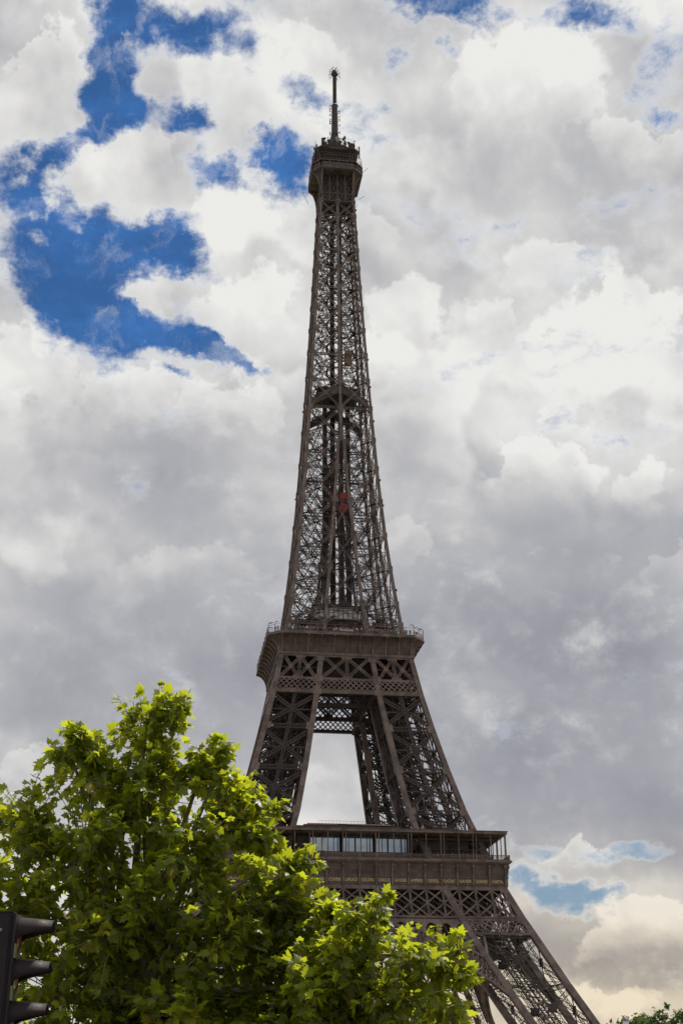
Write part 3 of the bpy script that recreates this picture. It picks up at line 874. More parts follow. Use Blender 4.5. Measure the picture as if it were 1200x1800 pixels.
for i in range(8):          # inward-bent tops of the tall fence
    a, b = Vector(pts[i]), Vector(pts[(i+1) % 8]); L = (b-a).length
    n = 9 if L > 10 else 2
    nin = Vector((-(a+b).x, -(a+b).y, 0)).normalized()
    for j in range(n+1):
        q = a.lerp(b, j/n)+Vector((0, 0, 0))
        p0 = q+Vector((0, 0, 117.4)); p1 = q+Vector((0, 0, 119.9)); p2 = q+nin*0.5+Vector((0, 0, 120.35)); p3 = q+nin*1.3+Vector((0, 0, 120.3))
        for u, v_ in ((p0, p1), (p1, p2), (p2, p3)): r_.bar(u, v_, 0.12, 0.12, (0.3, 1, 0))
r_.build('railing', IRON, plat)
for k in range(4):           # ornamental screen in the middle of the balustrade
    fm = MB().rot(k)
    latt(fm, (-6.5, -20.5, 117.5), (6.5, -20.5, 117.5), (-6.5, -20.5, 118.4), (6.5, -20.5, 118.4), 0.9, 0.9, 0.08, 0.05, (0, 1, 0))
    for i in range(11): fm.bar((-6.5+1.3*i, -20.5, 117.45), (-6.5+1.3*i, -20.5, 118.45), 0.1, 0.06, (0, 1, 0))
    fm.build('ornamental_screen', IRON, plat)
for k in range(4):
    sg_ = MB().rot(k); sg_.box(-2.3, 1.4, -20.62, -20.56, 117.6, 118.2)
    sg_.build('sign_plate', ZINC, plat)
# upper terrace and station on the second platform
st = MB(); loft(st, [octa(13.2, 2.5, 120.6), octa(13.2, 2.5, 121.2)]); st.box(-11.5, 11.5, -11.5, 11.5, 117.46, 120.59)
st.box(-7.2, 7.2, -7.2, 7.2, 121.21, 125.3)
sta = st.build('lift_station', DARK, tower)
for k in range(4):
    ac = MB().rot(k)
    ac.bar((-7.4, -7.4, 125.5), (7.4, -7.4, 125.5), 0.3, 0.4); ac.bar((-7.4, -7.4, 128.9), (7.4, -7.4, 128.9), 0.4, 0.5)
    n = 11
    for i in range(n+1):
        x = -7.2+14.4*i/n
        ac.bar((x, -7.4, 125.4), (x, -7.4, 129), 0.2, 0.2, (0, 1, 0))
        if i < n:
            for j in range(5):
                a, b = math.pi*j/5, math.pi*(j+1)/5; r0 = 14.4/n/2; xc = x+r0
                ac.bar((xc-r0*math.cos(a), -7.4, 127.6+r0*math.sin(a)), (xc-r0*math.cos(b), -7.4, 127.6+r0*math.sin(b)), 0.14, 0.14, (0, 1, 0))
    ac.build('arcade', IRON, sta)
    wn = MB().rot(k); wn.box(-7.1, 7.1, -7.3, -7.26, 125.7, 128.7)
    wn.build('window_pane', bpy.data.materials.get('frosted_pane') or principled('frosted_pane', (0.55, 0.57, 0.60), 0.25), sta)
rf = MB(); rf.box(-7.8, 7.8, -7.8, 7.8, 129.16, 129.5); rf.box(-3.5, 3.5, -3.5, 3.5, 129.51, 131.3)
rf.build('station_roof', DARK, sta)
for k in range(4):         # clutter round the station: stairs, machinery, frames
    cl = MB().rot(k)
    rr = random.Random(20+k)
    for _ in range(80):
        x = rr.uniform(-13, 13); y = -rr.uniform(7.5, 13); z = 121+rr.random()**1.5*6*(1-abs(x)/20)
        a = rr.uniform(-1.5, 1.5)
        cl.bar((x-a, y, z+rr.uniform(-.8, .8)), (x+a, y+rr.uniform(-1, 1), z+rr.uniform(-.8, .8)), 0.12, rr.choice((0.15, 0.3, 0.6)))
        if rr.random() < .5: cl.bar((x, y, 121), (x, y, z), 0.12, 0.12, (0, 1, 0))
    for s in (-1, 1):
        cl.bar((s*12.5, -12.2, 121.3), (s*6.5, -12.2, 125.6), 0.5, 0.35); cl.bar((s*12.5, -12.2, 122.4), (s*6.5, -12.2, 126.7), 0.08, 0.08)
        for i in range(9):
            t = i/8; cl.bar((s*(12.5-6*t), -12.2, 121.4+4.3*t), (s*(12.5-6*t), -12.2, 122.4+4.3*t), 0.08, 0.08, (0, 1, 0))
        cl.box(min(s*8.6, s*11.8), max(s*8.6, s*11.8), -11.4, -8.6, 121.25, 123.6)
    cl.build('station_machinery', DARK, sta)

# ---- upper shaft
NZ = [116.9, 121.7, 127.92, 138.47, 148.76, 159.26, 169.83, 179.12, 189.61, 199.03, 207.92, 216.84, 224.55, 232.29, 239.53, 246.34, 252.93, 259.5, 264.9]
shaft = MB(); sb = MB(); inn = MB()
for k in range(4):
    shaft.rot(k); sb.rot(k); inn.rot(k)
    for z0, z1 in zip(NZ[:-1], NZ[1:]):
        wd = 0.80 if z0 < 180 else 0.68
        h = wd/2
        sub = 2
        for s_ in range(sub):
            za, zb = z0+(z1-z0)*s_/sub, z0+(z1-z0)*(s_+1)/sub
            shaft.bar((W(za)-h, -(W(za)-h), za), (W(zb)-h, -(W(zb)-h), zb), wd, wd, (0, 1, 0))
            for s in (-1, 1):
                xa, xb = I(za)+0.40, I(zb)+0.40
                if z0 < 179: 
                    shaft.bar((s*xa, -(W(za)-0.4), za), (s*xb, -(W(zb)-0.4), zb), 0.78, 0.78, (0, 1, 0))
                    if s > 0: inn.bar((xa, -xa, za), (xb, -xb, zb), 0.6, 0.6, (0, 1, 0))
            if z0 >= 179: shaft.bar((0, -(W(za)-0.35), za), (0, -(W(zb)-0.35), zb), 0.78, 0.7, (0, 1, 0))
        # gussets with bolted bands at the nodes
        for x in ((-(I(z1)+.4), I(z1)+.4) if z1 < 179 else (0,)):
            for dz in (-0.55, 0, 0.55):
                shaft.bar((x-0.85, -(W(z1)+0.02), z1+dz), (x+0.85, -(W(z1)+0.02), z1+dz), 0.12, 0.32)
            shaft.bar((x, -(W(z1)-.05), z1-0.9), (x, -(W(z1)-.05), z1+0.9), 1.3, 0.1, (0, 1, 0))
        for s in (-1, 1):
            shaft.bar((s*(W(z1)-.5), -(W(z1)-.0), z1-0.8), (s*(W(z1)-.5), -(W(z1)-.0), z1+0.8), 1.3, 0.1, (0, 1, 0))
        # X of every half bay, front skin and (below the junction) the inner pillar faces
        dw = 0.62 if z0 < 180 else 0.50
        for s in (-1, 1):
            for d in ((0.45,) if z0 > 179 else (0.45, 'in')):
                if d == 'in':
                    P = lambda x, z: Vector((s*x, -(I(z)+.4), z)); n = (0, 1, 0)
                else:
                    P = lambda x, z: Vector((s*x, -(W(z)-d), z)); n = (0, -1, 0)
                i0, i1 = I(z0)+0.8, I(z1)+0.8
                if z0 >= 179: i0 = i1 = 0.4
                o0, o1 = W(z0)-0.95, W(z1)-0.95
                g0, g1 = z0+0.5, z1-0.5
                br_ = sb if d != 'in' else inn
                cw, lw = (0.15, 0.08) if d != 'in' else (0.12, 0.06)
                pt_ = dw*(1.9 if d != 'in' else 9.0)
                br_.beam(P(i0, g0), P(o1, g1), dw, n, 0, cw, lw, pt_)
                if d != 'in': br_.beam(P(o0, g0), P(i1, g1), dw, n, 0, cw, lw, pt_)
                br_.beam(P(i1, z1), P(o1, z1), 0.62 if d != 'in' else 0.9, n, 0, 0.13, lw, 1.1)
        # side face of each pillar turned to the central gap
        if z0 < 169:
            for s in (-1, 1):
                Q = lambda y, z: Vector((s*(I(z)+.4), -y, z))
                a0, a1, b0, b1 = I(z0)+1, I(z1)+1, W(z0)-1, W(z1)-1
                inn.beam(Q(a0, z0), Q(b1, z1), 0.5, (1, 0, 0), 0, 0.11, 0.05, 5.0)
                inn.beam(Q(a1, z1), Q(b1, z1), 0.8, (1, 0, 0), 0, 0.11, 0.05, 1.0)
        # light ties across the gap between the pillars
        if 121 < z0 < 165:
            a0, a1 = I(z0)+0.5, I(z1)+0.5
            sb.beam((-a0, -(W(z0)-.5), z0), (a1, -(W(z1)-.5), z1), 0.42, (0, -1, 0), 0, 0.10, 0.06, 0.6)
            sb.beam((a0, -(W(z0)-.5), z0), (-a1, -(W(z1)-.5), z1), 0.42, (0, -1, 0), 0, 0.10, 0.06, 0.6)
            inn.beam((-a1, -(W(z1)-.5), z1), (a1, -(W(z1)-.5), z1), 0.6, (0, -1, 0), 0, 0.10, 0.06, 0.7)
        # plan bracing at each node and secondary interior web
        w_ = W(z1)-0.8
        inn.beam((-w_, -w_, z1), (0, 0, z1), 0.6, (0, 0, 1), 0, 0.12, 0.06, 5.0)
        inn.beam((w_, -w_, z1), (0, -0.0, z1), 0.6, (0, 0, 1), 0, 0.12, 0.06, 5.0)
        inn.beam((0, -w_, z1), (w_, 0, z1), 0.5, (0, 0, 1), 0, 0.12, 0.06, 5.0)
        inn.bar((w_, -w_, z0), (w_*.45, -w_*.45, z1), 0.2, 0.2); inn.bar((w_*.45, -w_*.45, z0), (w_, -w_, z1), 0.2, 0.2)
        zm = (z0+z1)/2; wm = W(zm)-0.6
        inn.bar((-wm, -wm, zm), (wm, -wm, zm), 0.12, 0.16)
        inn.bar((wm*.55, -wm*.95, z0), (wm*.45, -wm*.95, z1), 0.16, 0.16)
for mb in (shaft, sb, inn): mb.rot(0)
# small fittings on the arrises: cables, lamp boxes
rr = random.Random(11)
for _ in range(30):
    z = rr.uniform(122, 262); k = rr.randrange(4); inn.rot(k); w_ = W(z)
    a = rr.uniform(-1, 1)
    inn.bar((a*w_*.9, -w_*.95, z), (a*w_*.9+rr.uniform(-.8, .8), -w_*rr.uniform(.3, .95), z+rr.uniform(-2, 2)), 0.14, 0.14)
for _ in range(22):
    z = rr.uniform(120, 268); k = rr.randrange(4); inn.rot(k); w_ = W(z)
    inn.box(w_-.2, w_+.28, -w_-.2, -w_+.2, z, z+.5)
inn.rot(0)
# winding stair round the lift cage
z = 121.3; a = 0.0
while z < 262:
    r = min(2.9, W(z)*0.42)
    p = (r*math.cos(a), r*math.sin(a), z); a2 = a+R(40); q = (r*math.cos(a2), r*math.sin(a2), z+0.9)
    inn.bar(p, q, 0.55, 0.14); inn.bar((p[0], p[1], p[2]+1.05), (q[0], q[1], q[2]+1.05), 0.06, 0.06)
    a = a2; z += 0.9
us = shaft.build('upper_shaft', IRON, tower)
sb.build('bracing', IRON, us)
inn.build('inner_bracing', IRON_SHADED, us)
for (x, y) in ((-3.35, 0.2), (3.35, -0.2), (-0.75, 2.6), (0.9, -2.6)):
    lc = MB(); ztop = 262 if abs(x) < 2 else 196
    for sx_ in (-1, 1):
        for sy_ in (-1, 1):
            lc.bar((x+sx_*.55, y+sy_*.55, 121.3), (x+sx_*.42, y+sy_*.42, ztop), 0.34, 0.34, (0, 1, 0))
    z = 121.3
    while z < ztop-1.5:
        for s in (-1, 1):
            lc.bar((x-.5, y+s*.5, z), (x+.5, y+s*.5, z+1.4), 0.16, 0.1, (0, 1, 0)); lc.bar((x+.5, y+s*.5, z), (x-.5, y+s*.5, z+1.4), 0.16, 0.1, (0, 1, 0))
            lc.bar((x+s*.5, y-.5, z), (x+s*.5, y+.5, z+1.4), 0.1, 0.16, (0, 1, 0))
        z += 1.4
    lc.bar((x, y, 121.3), (x, y, ztop), 0.62, 0.62, (0, 1, 0))
    lc.build('lift_guide', IRON_SHADED, tower)

# ---- intermediate platform: gabled plank-clad fascias behind each face
for k in range(4):
    ip = MB().rot(k)
    wA = W(191)-0.7
    for s in (-1, 1):
        ip.poly([(s*wA, -wA+.3, 190.2), (0, -wA+.3, 195.3), (0, -wA+.3, 197.9), (s*(wA-.2), -wA+.3, 192.3)], (0, 0.3, 0))
        for i in range(1, 12):
            t = i/12; x = s*wA*(1-t)
            ip.bar((x, -wA+.24, 190.2+5.1*t+.05), (x, -wA+.24, 192.3+5.6*t-.05), 0.05, 0.06, (0, 1, 0))
        ip.bar((s*wA, -wA+.2, 192.4), (0, -wA+.2, 198.0), 0.3, 0.22)
        ip.bar((s*wA, -wA+.2, 190.2), (0, -wA+.2, 195.3), 0.2, 0.18)
    ip.build('intermediate_platform', PANEL, tower)
ipd = MB(); ipd.box(-6.3, 6.3, -6.3, 6.3, 197.3, 197.7); ipd.build('machine_room', DARK, tower)

# ---- summit
sm = MB()
for k in range(4):
    sm.rot(k)
    P = lambda x, z, d=0.1: Vector((x, -(W(z)-d), z))
    for z, h in ((265.0, 0.4), (268.0, 0.45)): sm.bar((-W(z)+.3, -(W(z)-.1), z), (W(z)-.3, -(W(z)-.1), z), 0.4, h)
    latt(sm, P(-4.6, 265.2), P(4.6, 265.2), P(-4.5, 267.8), P(4.5, 267.8), 1.3, 2.2, 0.2, 0.12, (0, 1, 0))
    for x in (-4.85, -2.45, 0, 2.45, 4.85): 
        sm.bar(P(x*1.0, 264.9, 0.2), P(x, 276, .2), 0.55, 0.4, (0, 1, 0))
    for j in range(4):
        xa, xb = -4.85+2.45*j, -4.85+2.45*(j+1)
        for za, zb in ((268.2, 272.0), (272.0, 275.8)):
            sm.bar(P(xa+.3, za), P(xb-.3, zb), 0.16, 0.1, (0, 1, 0)); sm.bar(P(xb-.3, za), P(xa+.3, zb), 0.16, 0.1, (0, 1, 0))
        sm.bar(P(xa, 272), P(xb, 272), 0.16, 0.1)
    sm.bar((-4.5, -4.3, 265.1), (4.5, -4.3, 265.1), 0.2, 0.2)
sm.rot(0)
sm.box(-3.9, 3.9, -3.9, 3.9, 266, 275.4)
sm.build('summit_shaft', IRON_SHADED, tower)
PS, CS = 7.95, 2.5
# curved brackets carrying the gallery: two on every face
for k in range(4):
    for s in (-1, 1):
        bk = MB().rot(k)
        x = s*5.0
        outer = [];
        for j in range(9):
            th = R(90*j/8)
            outer.append((x, -(5.35+2.55*(1-math.cos(th))), 267.6+8.0*math.sin(th)))
        for a, b in zip(outer[:-1], outer[1:]): bk.bar(a, b, 0.52, 0.22, (0, 1, 0))
        web = outer+[(x, -5.3, 275.6)]
        bk.poly([(x-.06, q[1], q[2]) for q in web], (0.12, 0, 0))
        bk.build('bracket', IRON, tower)
    # quarter-cone web closing the chamfered corner between two brackets
    cw = MB().rot(k)
    rings = []
    for j in range(9):
        th = R(90*j/8); o = 5.35+2.5*(1-math.cos(th)); z = 267.8+7.8*math.sin(th)
        rings.append([(5.0, -o, z), (o, -5.0, z), (4.9, -4.9, z)])
    loft(cw, rings)
    cw.build('corner_web', DARK, tower)
sg = MB()
loft(sg, [octa(PS-.1, CS, 275.6), octa(PS-.1, CS, 276.1)])
loft(sg, [octa(PS+.12, CS+.05, 275.9), octa(PS+.12, CS+.05, 276.25)])
loft(sg, [octa(PS-.05, CS, 276.26), octa(PS-.05, CS, 277.55)])
loft(sg, [octa(PS-.45, CS, 277.56), octa(PS-.45, CS, 278.75)])
loft(sg, [octa(PS+.1, CS+.05, 278.76), octa(PS+.1, CS+.05, 279.1)])
gal = sg.build('summit_gallery', PANEL, tower)
wm = MB(); mm = MB(); pts = octa(PS-.42, CS, 0); po = octa(PS, CS, 0)
for i in range(8):
    a, b = Vector(pts[i]), Vector(pts[(i+1) % 8]); L = (b-a).length; n = 4 if L > 5 else 3
    nrm = Vector(((a+b).x, (a+b).y, 0)).normalized()
    for j in range(n):
        p, q = a.lerp(b, (j+.1)/n), a.lerp(b, (j+.9)/n)
        wm.poly([tuple(p+nrm*.03+Vector((0, 0, 277.7))), tuple(q+nrm*.03+Vector((0, 0, 277.7))), tuple(q+nrm*.03+Vector((0, 0, 278.65))), tuple(p+nrm*.03+Vector((0, 0, 278.65)))], tuple(nrm*.04))
    a2, b2_ = Vector(po[i]), Vector(po[(i+1) % 8])
    for j in range(n+1):
        q = a2.lerp(b2_, j/n); mm.bar(q+Vector((0, 0, 276.2)), q+Vector((0, 0, 278.8)), 0.2, 0.2, (0, 1, 0))
    for j in range(2*n):
        q = a2.lerp(b2_, (j+.5)/(2*n)); mm.bar(q+Vector((0, 0, 276.2)), q+Vector((0, 0, 277.5)), 0.07, 0.09, (0, 1, 0))
    mm.bar(a2+Vector((0, 0, 277.55)), b2_+Vector((0, 0, 277.55)), 0.16, 0.16)
wm.build('window_band', DGLASS, gal); mm.build('gallery_frame', IRON, gal)
# caged open terrace above
cg = octa_rail(PS-.1, CS, (279.6, 280.2, 281.0, 281.9), 1.0, 279.1, 282.0, 0.05, 0.06)
pts = octa(PS-.1, CS, 0)
for i in range(8):
    a, b = Vector(pts[i]), Vector(pts[(i+1) % 8]); nin = Vector((-(a+b).x, -(a+b).y, 0)).normalized(); n = 7 if (b-a).length > 5 else 3
    for j in range(n+1):
        q = a.lerp(b, j/n); cg.bar(q+Vector((0, 0, 281.9)), q+nin*.8+Vector((0, 0, 282.7)), 0.05, 0.05)
cg.build('cage_railing', IRON, gal)
cr = MB()
cr.box(-4.3, 4.3, -4.3, 4.3, 279.11, 283.2)
loft(cr, [octa(4.6, .8, 283.2), octa(5.0, 1.0, 283.8), octa(7.0, 1.7, 284.9), octa(7.0, 1.7, 285.25)])
loft(cr, [octa(3.4, .6, 285.26), octa(3.2, .6, 288.3)])
loft(cr, [octa(3.8, .8, 288.31), octa(3.8, .8, 288.6)])
loft(cr, [octa(2.4, .6, 288.61), octa(1.9, .5, 291.5)])
for k in range(4):
    cr.rot(k)
    for s in (-1, 1):
        cr.bar((s*2.2, -4.2, 280.2), (s*5.8, -6.2, 284.4), 0.35, 0.35)
        cr.bar((s*5.4, -5.4, 279.2), (s*6.0, -6.0, 284.6), 0.28, 0.28, (0, 1, 0))
        cr.bar((s*6.7, -6.7, 284.2), (s*5.0, -5.0, 281.6), 0.3, 0.3, (0, 1, 0))
    cr.bar((-3.5, -5.1, 283.0), (3.5, -5.1, 283.0), 0.3, 0.25)
    cr.bar((-2.8, -6.75, 285.9), (2.8, -6.75, 285.9), 0.12, 0.1)
    cr.bar((-2.8, -6.75, 284.7), (2.8, -6.75, 284.7), 0.25, 0.8)
cr.rot(0)
cro = cr.build('summit_cabin', IRON_SHADED, tower)
# clutter of aerials and panels on the roof
rr = random.Random(5)
for _ in range(88):
    ae = MB()
    zb = 285.26; u_ = rr.random()
    if u_ < .62: x, y = rr.uniform(-6.6, 6.6), -rr.uniform(6.5, 6.95)
    elif u_ < .80: x, y = rr.choice((-6.85, 6.85)), rr.uniform(-5.4, 5)
    else: x, y = rr.uniform(-3.6, 3.6), -rr.uniform(3.3, 3.7); zb = 288.61
    h = rr.uniform(0.7, 2.3) if rr.random() < .8 else rr.uniform(2.4, 4.2)
    if abs(x) > 5.2 and y < -6.2: x *= .8
    wd = rr.choice((0.14, 0.2, 0.3, 0.42))
    if h > 2: wd = 0.14
    ae.bar((x, y, zb), (x+rr.uniform(-.15, .15), y, zb+h), wd, wd, (0, 1, 0))
    if rr.random() < .55:
        ae.bar((x-.45, y, zb+h*.8), (x+.45, y+rr.uniform(-.4, .4), zb+h*rr.uniform(.6, 1)), 0.09, 0.13)
    if rr.random() < .3:
        pts_ = [(x+.42*math.cos(t), y-.2, zb+h+.42*math.sin(t)) for t in [i*math.pi/4 for i in range(8)]]
        ae.poly(pts_, (0, 0.2, 0))
    ae.build('roof_aerial', DARK, cro)
ae = MB()
for (x, y, z0, z1, wd) in ((-6.5, -4.5, 285, 287.3, 0.42), (-5.0, -6.2, 285.2, 288.7, 0.45), (-4.6, -6.3, 285.5, 288.7, 0.35), (-6.8, -3.0, 284.5, 287, 0.3), (7.1, -5.4, 282.4, 287.2, 0.38), (6.5, -5.6, 284.8, 286.7, 0.2), (5.4, -6.4, 285, 287, .35), (4.5, -6.5, 285, 286.9, .3),
                           (6.9, 0.5, 279.5, 282.3, .35), (-7.3, 0.5, 280.0, 282.6, .35)):
    ae = MB(); ae.bar((x, y, z0), (x, y, z1), wd, wd*.6, (0, 1, 0)); ae.build('panel_aerial', DARK, cro)
for (p, q) in (((-7.9, -5.2, 276.8), (-9.9, -6.0, 278.8)), ((-8.0, 5, 271), (-10.2, 3, 274)), ((7.9, -5, 277), (9.9, -5.4, 279)), ((7.6, 0, 270.5), (9.4, 0, 272)), ((-5.5, -5.6, 262), (-6.4, -5.6, 262)), ((5.6, -5.6, 263), (6.4, -5.6, 264.2)), ((-6.9, -6.4, 284.9), (-8.6, -6.4, 284.6))):
    ae = MB(); ae.bar(p, q, 0.09, 0.09); ae.build('whip_aerial', DARK, cro)
ms = MB()
def tube(mb, r0, r1, z0, z1, n=10, x=0, y=0):
    rings = [[(x+r*math.cos(2*math.pi*i/n), y+r*math.sin(2*math.pi*i/n), z) for i in range(n)] for r, z in ((r0, z0), (r1, z1))]
    loft(mb, rings)
tube(ms, 1.9, 1.15, 291.5, 294.8, 8); tube(ms, 1.15, 0.98, 294.81, 307.6, 8); tube(ms, 1.2, .5, 307.6, 308.6, 8)
tube(ms, 0.5, 0.48, 308.6, 320.6, 8)
mast = ms.build('mast', DARK, tower)
for i in range(16):
    mr = MB(); z = 309+0.72*i; tube(mr, 0.66, 0.66, z, z+.34, 10); mr.build('mast_ring', DARK, mast)
for i in range(20):
    z = 292+0.8*i
    rr_m = 1.3 if z > 295 else 2.2
    for j in range(8):
        a = j*math.pi/4+.2
        if rr.random() < .55 or 6 < i < 10: continue
        mr = MB()
        mr.bar((rr_m*.7*math.cos(a), rr_m*.7*math.sin(a), z), ((rr_m+.5)*math.cos(a), (rr_m+.5)*math.sin(a), z+.1), 0.1, 0.1)
        mr.bar(((rr_m+.45)*math.cos(a), (rr_m+.45)*math.sin(a), z-.3), ((rr_m+.45)*math.cos(a), (rr_m+.45)*math.sin(a), z+rr.uniform(.2, .7)), 0.16, 0.16, (0, 1, 0))
        mr.build('mast_aerial', DARK, mast)
for j in range(4):
    a = j*math.pi/2+.6
    mr = MB(); mr.bar((2.8*math.cos(a), 2.8*math.sin(a), 290), (1.1*math.cos(a), 1.1*math.sin(a), 296), 0.2, 0.2); mr.build('mast_stay', DARK, mast)
ca = MB(); tube(ca, 0.75, 1.0, 320.3, 321.0); tube(ca, 1.15, .9, 321.01, 322.3)
for j in range(8):
    a = j*math.pi/4+.15; c, s = math.cos(a), math.sin(a)
    ca.bar((c*.8, s*.8, 321.5), (c*1.7, s*1.7, 322.3), 0.14, 0.12); ca.bar((c*1.7-s*.4, s*1.7+c*.4, 322.7), (c*1.7+s*.4, s*1.7-c*.4, 321.9), 0.1, 0.1)
    ca.bar((c*.8, s*.8, 320.8), (c*1.9, s*1.9, 320.3), 0.12, 0.12); ca.bar((c*1.9, s*1.9, 319.8), (c*1.9, s*1.9, 320.8), 0.1, 0.1, (0, 1, 0))
    ca.bar((c*.7, s*.7, 322), (c*.9, s*.9, 323.4+(j % 3)*.4), 0.06, 0.06, (0, 1, 0))
ca.build('mast_crown', DARK, mast)

# ---- lift cabins inside the upper shaft
def cabin(name_label, x, y, z, mat, hgt):
    t = empty('lift_cabin', (x, y, z)); tag(t, name_label, 'lift cabin')
    b = MB(); b.box(-1.0, 1.0, -1.0, 1.0, 0, hgt*.36); b.build('cabin_panel', mat, t)
    b = MB(); b.box(-1.02, 1.02, -1.02, 1.02, hgt*.66, hgt); b.build('cabin_panel', mat, t)
    c = MB()
    for sx_ in (-1, 1):
        for sy_ in (-1, 1): c.bar((sx_*.9, sy_*.9, hgt*.36), (sx_*.9, sy_*.9, hgt*.66), 0.14, 0.14, (0, 1, 0))
    c.box(-0.8, 0.8, -0.8, 0.8, hgt*.361, hgt*.659)
    c.build('cabin_window', DGLASS, t)
cabin('red double-deck lift cabin in the gap between the upper pillars of the tower', 1.0, -7.2, 157.6, RED, 5.2)
cabin('ochre yellow lift cabin half hidden in the upper lattice of the tower', 3.0, -4.6, 206.5, YEL, 4.4)
# ------------------------------------------------------------------ visitors
SKIN = principled('skin', (0.42, 0.25, 0.17), 0.6)
HAIRS = [principled('hair_dark', (0.03, 0.022, 0.018), 0.6), principled('hair_fair', (0.28, 0.19, 0.09), 0.6), principled('hair_grey', (0.3, 0.29, 0.28), 0.6)]
CLOTH = {'navy': (0.02, 0.03, 0.09), 'black': (0.015, 0.015, 0.017), 'white': (0.72, 0.72, 0.70), 'red': (0.42, 0.03, 0.03), 'blue': (0.06, 0.14, 0.42), 'grey': (0.16, 0.16, 0.17),
         'purple': (0.16, 0.08, 0.32), 'yellow': (0.60, 0.42, 0.05), 'orange': (0.55, 0.18, 0.04), 'green': (0.06, 0.16, 0.07), 'teal': (0.03, 0.20, 0.24), 'pink': (0.50, 0.22, 0.28)}
CM = {c: principled('cloth_'+c, v, 0.85) for c, v in CLOTH.items()}
JEANS = principled('cloth_jeans', (0.035, 0.045, 0.09), 0.85)
def body_mesh(pose):
    # one skinned skeleton, pelvis first
    J = {'pel': ((0, 0, .95), .14), 'waist': ((0, 0, 1.08), .125), 'chest': ((0, 0, 1.32), .155), 'neck': ((0, -.01, 1.47), .055), 'head': ((0, -.02, 1.60), .095), 'crown': ((0, -.01, 1.68), .085),
         'shL': ((-.18, 0, 1.40), .06), 'shR': ((.18, 0, 1.40), .06),
         'hpL': ((-.09, 0, .90), .09), 'knL': ((-.11, -.02, .50), .062), 'anL': ((-.11, .02, .09), .042), 'toL': ((-.12, -.14, .04), .035),
         'hpR': ((.09, 0, .90), .09), 'knR': ((.11, .0, .50), .062), 'anR': ((.11, .04, .09), .042), 'toR': ((.13, -.12, .04), .035)}
    arms = {0: (((-.24, .0, 1.13), (-.22, -.10, .90)), ((.24, .0, 1.13), (.22, -.10, .90))),
            1: (((-.26, -.16, 1.16), (-.20, -.42, 1.18)), ((.26, -.16, 1.16), (.20, -.42, 1.18))),
            2: (((-.25, -.20, 1.25), (-.07, -.34, 1.52)), ((.25, -.20, 1.25), (.07, -.34, 1.52))),
            3: (((-.24, .0, 1.13), (-.22, -.12, .92)), ((.27, -.18, 1.30), (.22, -.42, 1.45)))}[pose]
    for s, (e, h) in zip('LR', arms):
        J['el'+s] = (e, .042); J['ha'+s] = (h, .034)
        d = Vector(h)-Vector(e); d.normalize()
        J['fi'+s] = (tuple(Vector(h)+d*.12), .022)
    E = [('pel', 'waist'), ('waist', 'chest'), ('chest', 'neck'), ('neck', 'head'), ('head', 'crown'), ('pel', 'hpL'), ('pel', 'hpR'), ('hpL', 'knL'), ('knL', 'anL'), ('anL', 'toL'), ('hpR', 'knR'), ('knR', 'anR'), ('anR', 'toR'),
         ('chest', 'shL'), ('chest', 'shR'), ('shL', 'elL'), ('elL', 'haL'), ('haL', 'fiL'), ('shR', 'elR'), ('elR', 'haR'), ('haR', 'fiR')]
    keys = list(J); idx = {k: i for i, k in enumerate(keys)}
    me = bpy.data.meshes.new('person_base'); me.from_pydata([J[k][0] for k in keys], [(idx[a], idx[b]) for a, b in E], []); me.update()
    o = bpy.data.objects.new('person_base', me); COL.objects.link(o)
    o.modifiers.new('s', 'SKIN')
    if not me.skin_vertices: 
        bpy.context.view_layer.objects.active = o
    for i, k in enumerate(keys): me.skin_vertices[0].data[i].radius = (J[k][1], J[k][1]*(0.8 if k in ('chest', 'waist') else 1))
    me.skin_vertices[0].data[idx['pel']].use_root = True
    sb_ = o.modifiers.new('b', 'SUBSURF'); sb_.levels = 1; sb_.render_levels = 1
    dg_ = bpy.context.evaluated_depsgraph_get(); dg_.update()
    m2 = bpy.data.meshes.new_from_object(o.evaluated_get(dg_))
    bpy.data.objects.remove(o)
    m2.materials.clear()
    for _ in range(4): m2.materials.append(SKIN)          # skin, top, trousers, hair
    hl, hr = Vector(J['haL'][0]), Vector(J['haR'][0])
    for p in m2.polygons:
        c = p.center; p.use_smooth = True
        if c.z > 1.46: p.material_index = 3 if (c.z > 1.66 or (c.y > 0.02 and c.z > 1.52)) else 0
        elif (c-hl).length < .14 or (c-hr).length < .14: p.material_index = 0
        elif c.z > 0.95: p.material_index = 1
        else: p.material_index = 2
    # raised arms may reach head height: keep hands as skin
    return m2
POSES = [body_mesh(i) for i in range(4)]
def person(x, y, z, rz, pose, top, trousers, hair, label, group, sc=1.0):
    o = bpy.data.objects.new('person', POSES[pose]); COL.objects.link(o)
    o.location = (x, y, z); o.rotation_euler = (0, 0, rz); o.scale = (sc, sc, sc)
    for i, m_ in enumerate((SKIN, top, trousers, hair)):
        o.material_slots[i].link = 'OBJECT'; o.material_slots[i].material = m_
    tag(o, label, 'person', group)
rr = random.Random(42)
POSEW = ['standing', 'leaning on the fence', 'raising both hands', 'pointing']
def ordinal(n):
    T = ['', 'first', 'second', 'third', 'fourth', 'fifth', 'sixth', 'seventh', 'eighth', 'ninth', 'tenth', 'eleventh', 'twelfth', 'thirteenth', 'fourteenth', 'fifteenth', 'sixteenth', 'seventeenth', 'eighteenth', 'nineteenth']
    if n < 20: return T[n]
    D = ['twent', 'thirt', 'fort', 'fift'][n//10-2]
    return D+'ieth' if n % 10 == 0 else D+'y-'+T[n % 10]
cols = ['navy', 'black', 'grey', 'navy', 'blue', 'black', 'white', 'purple', 'teal', 'red', 'black', 'green', 'navy', 'grey', 'blue', 'pink', 'black', 'white', 'orange', 'navy']
n = 52
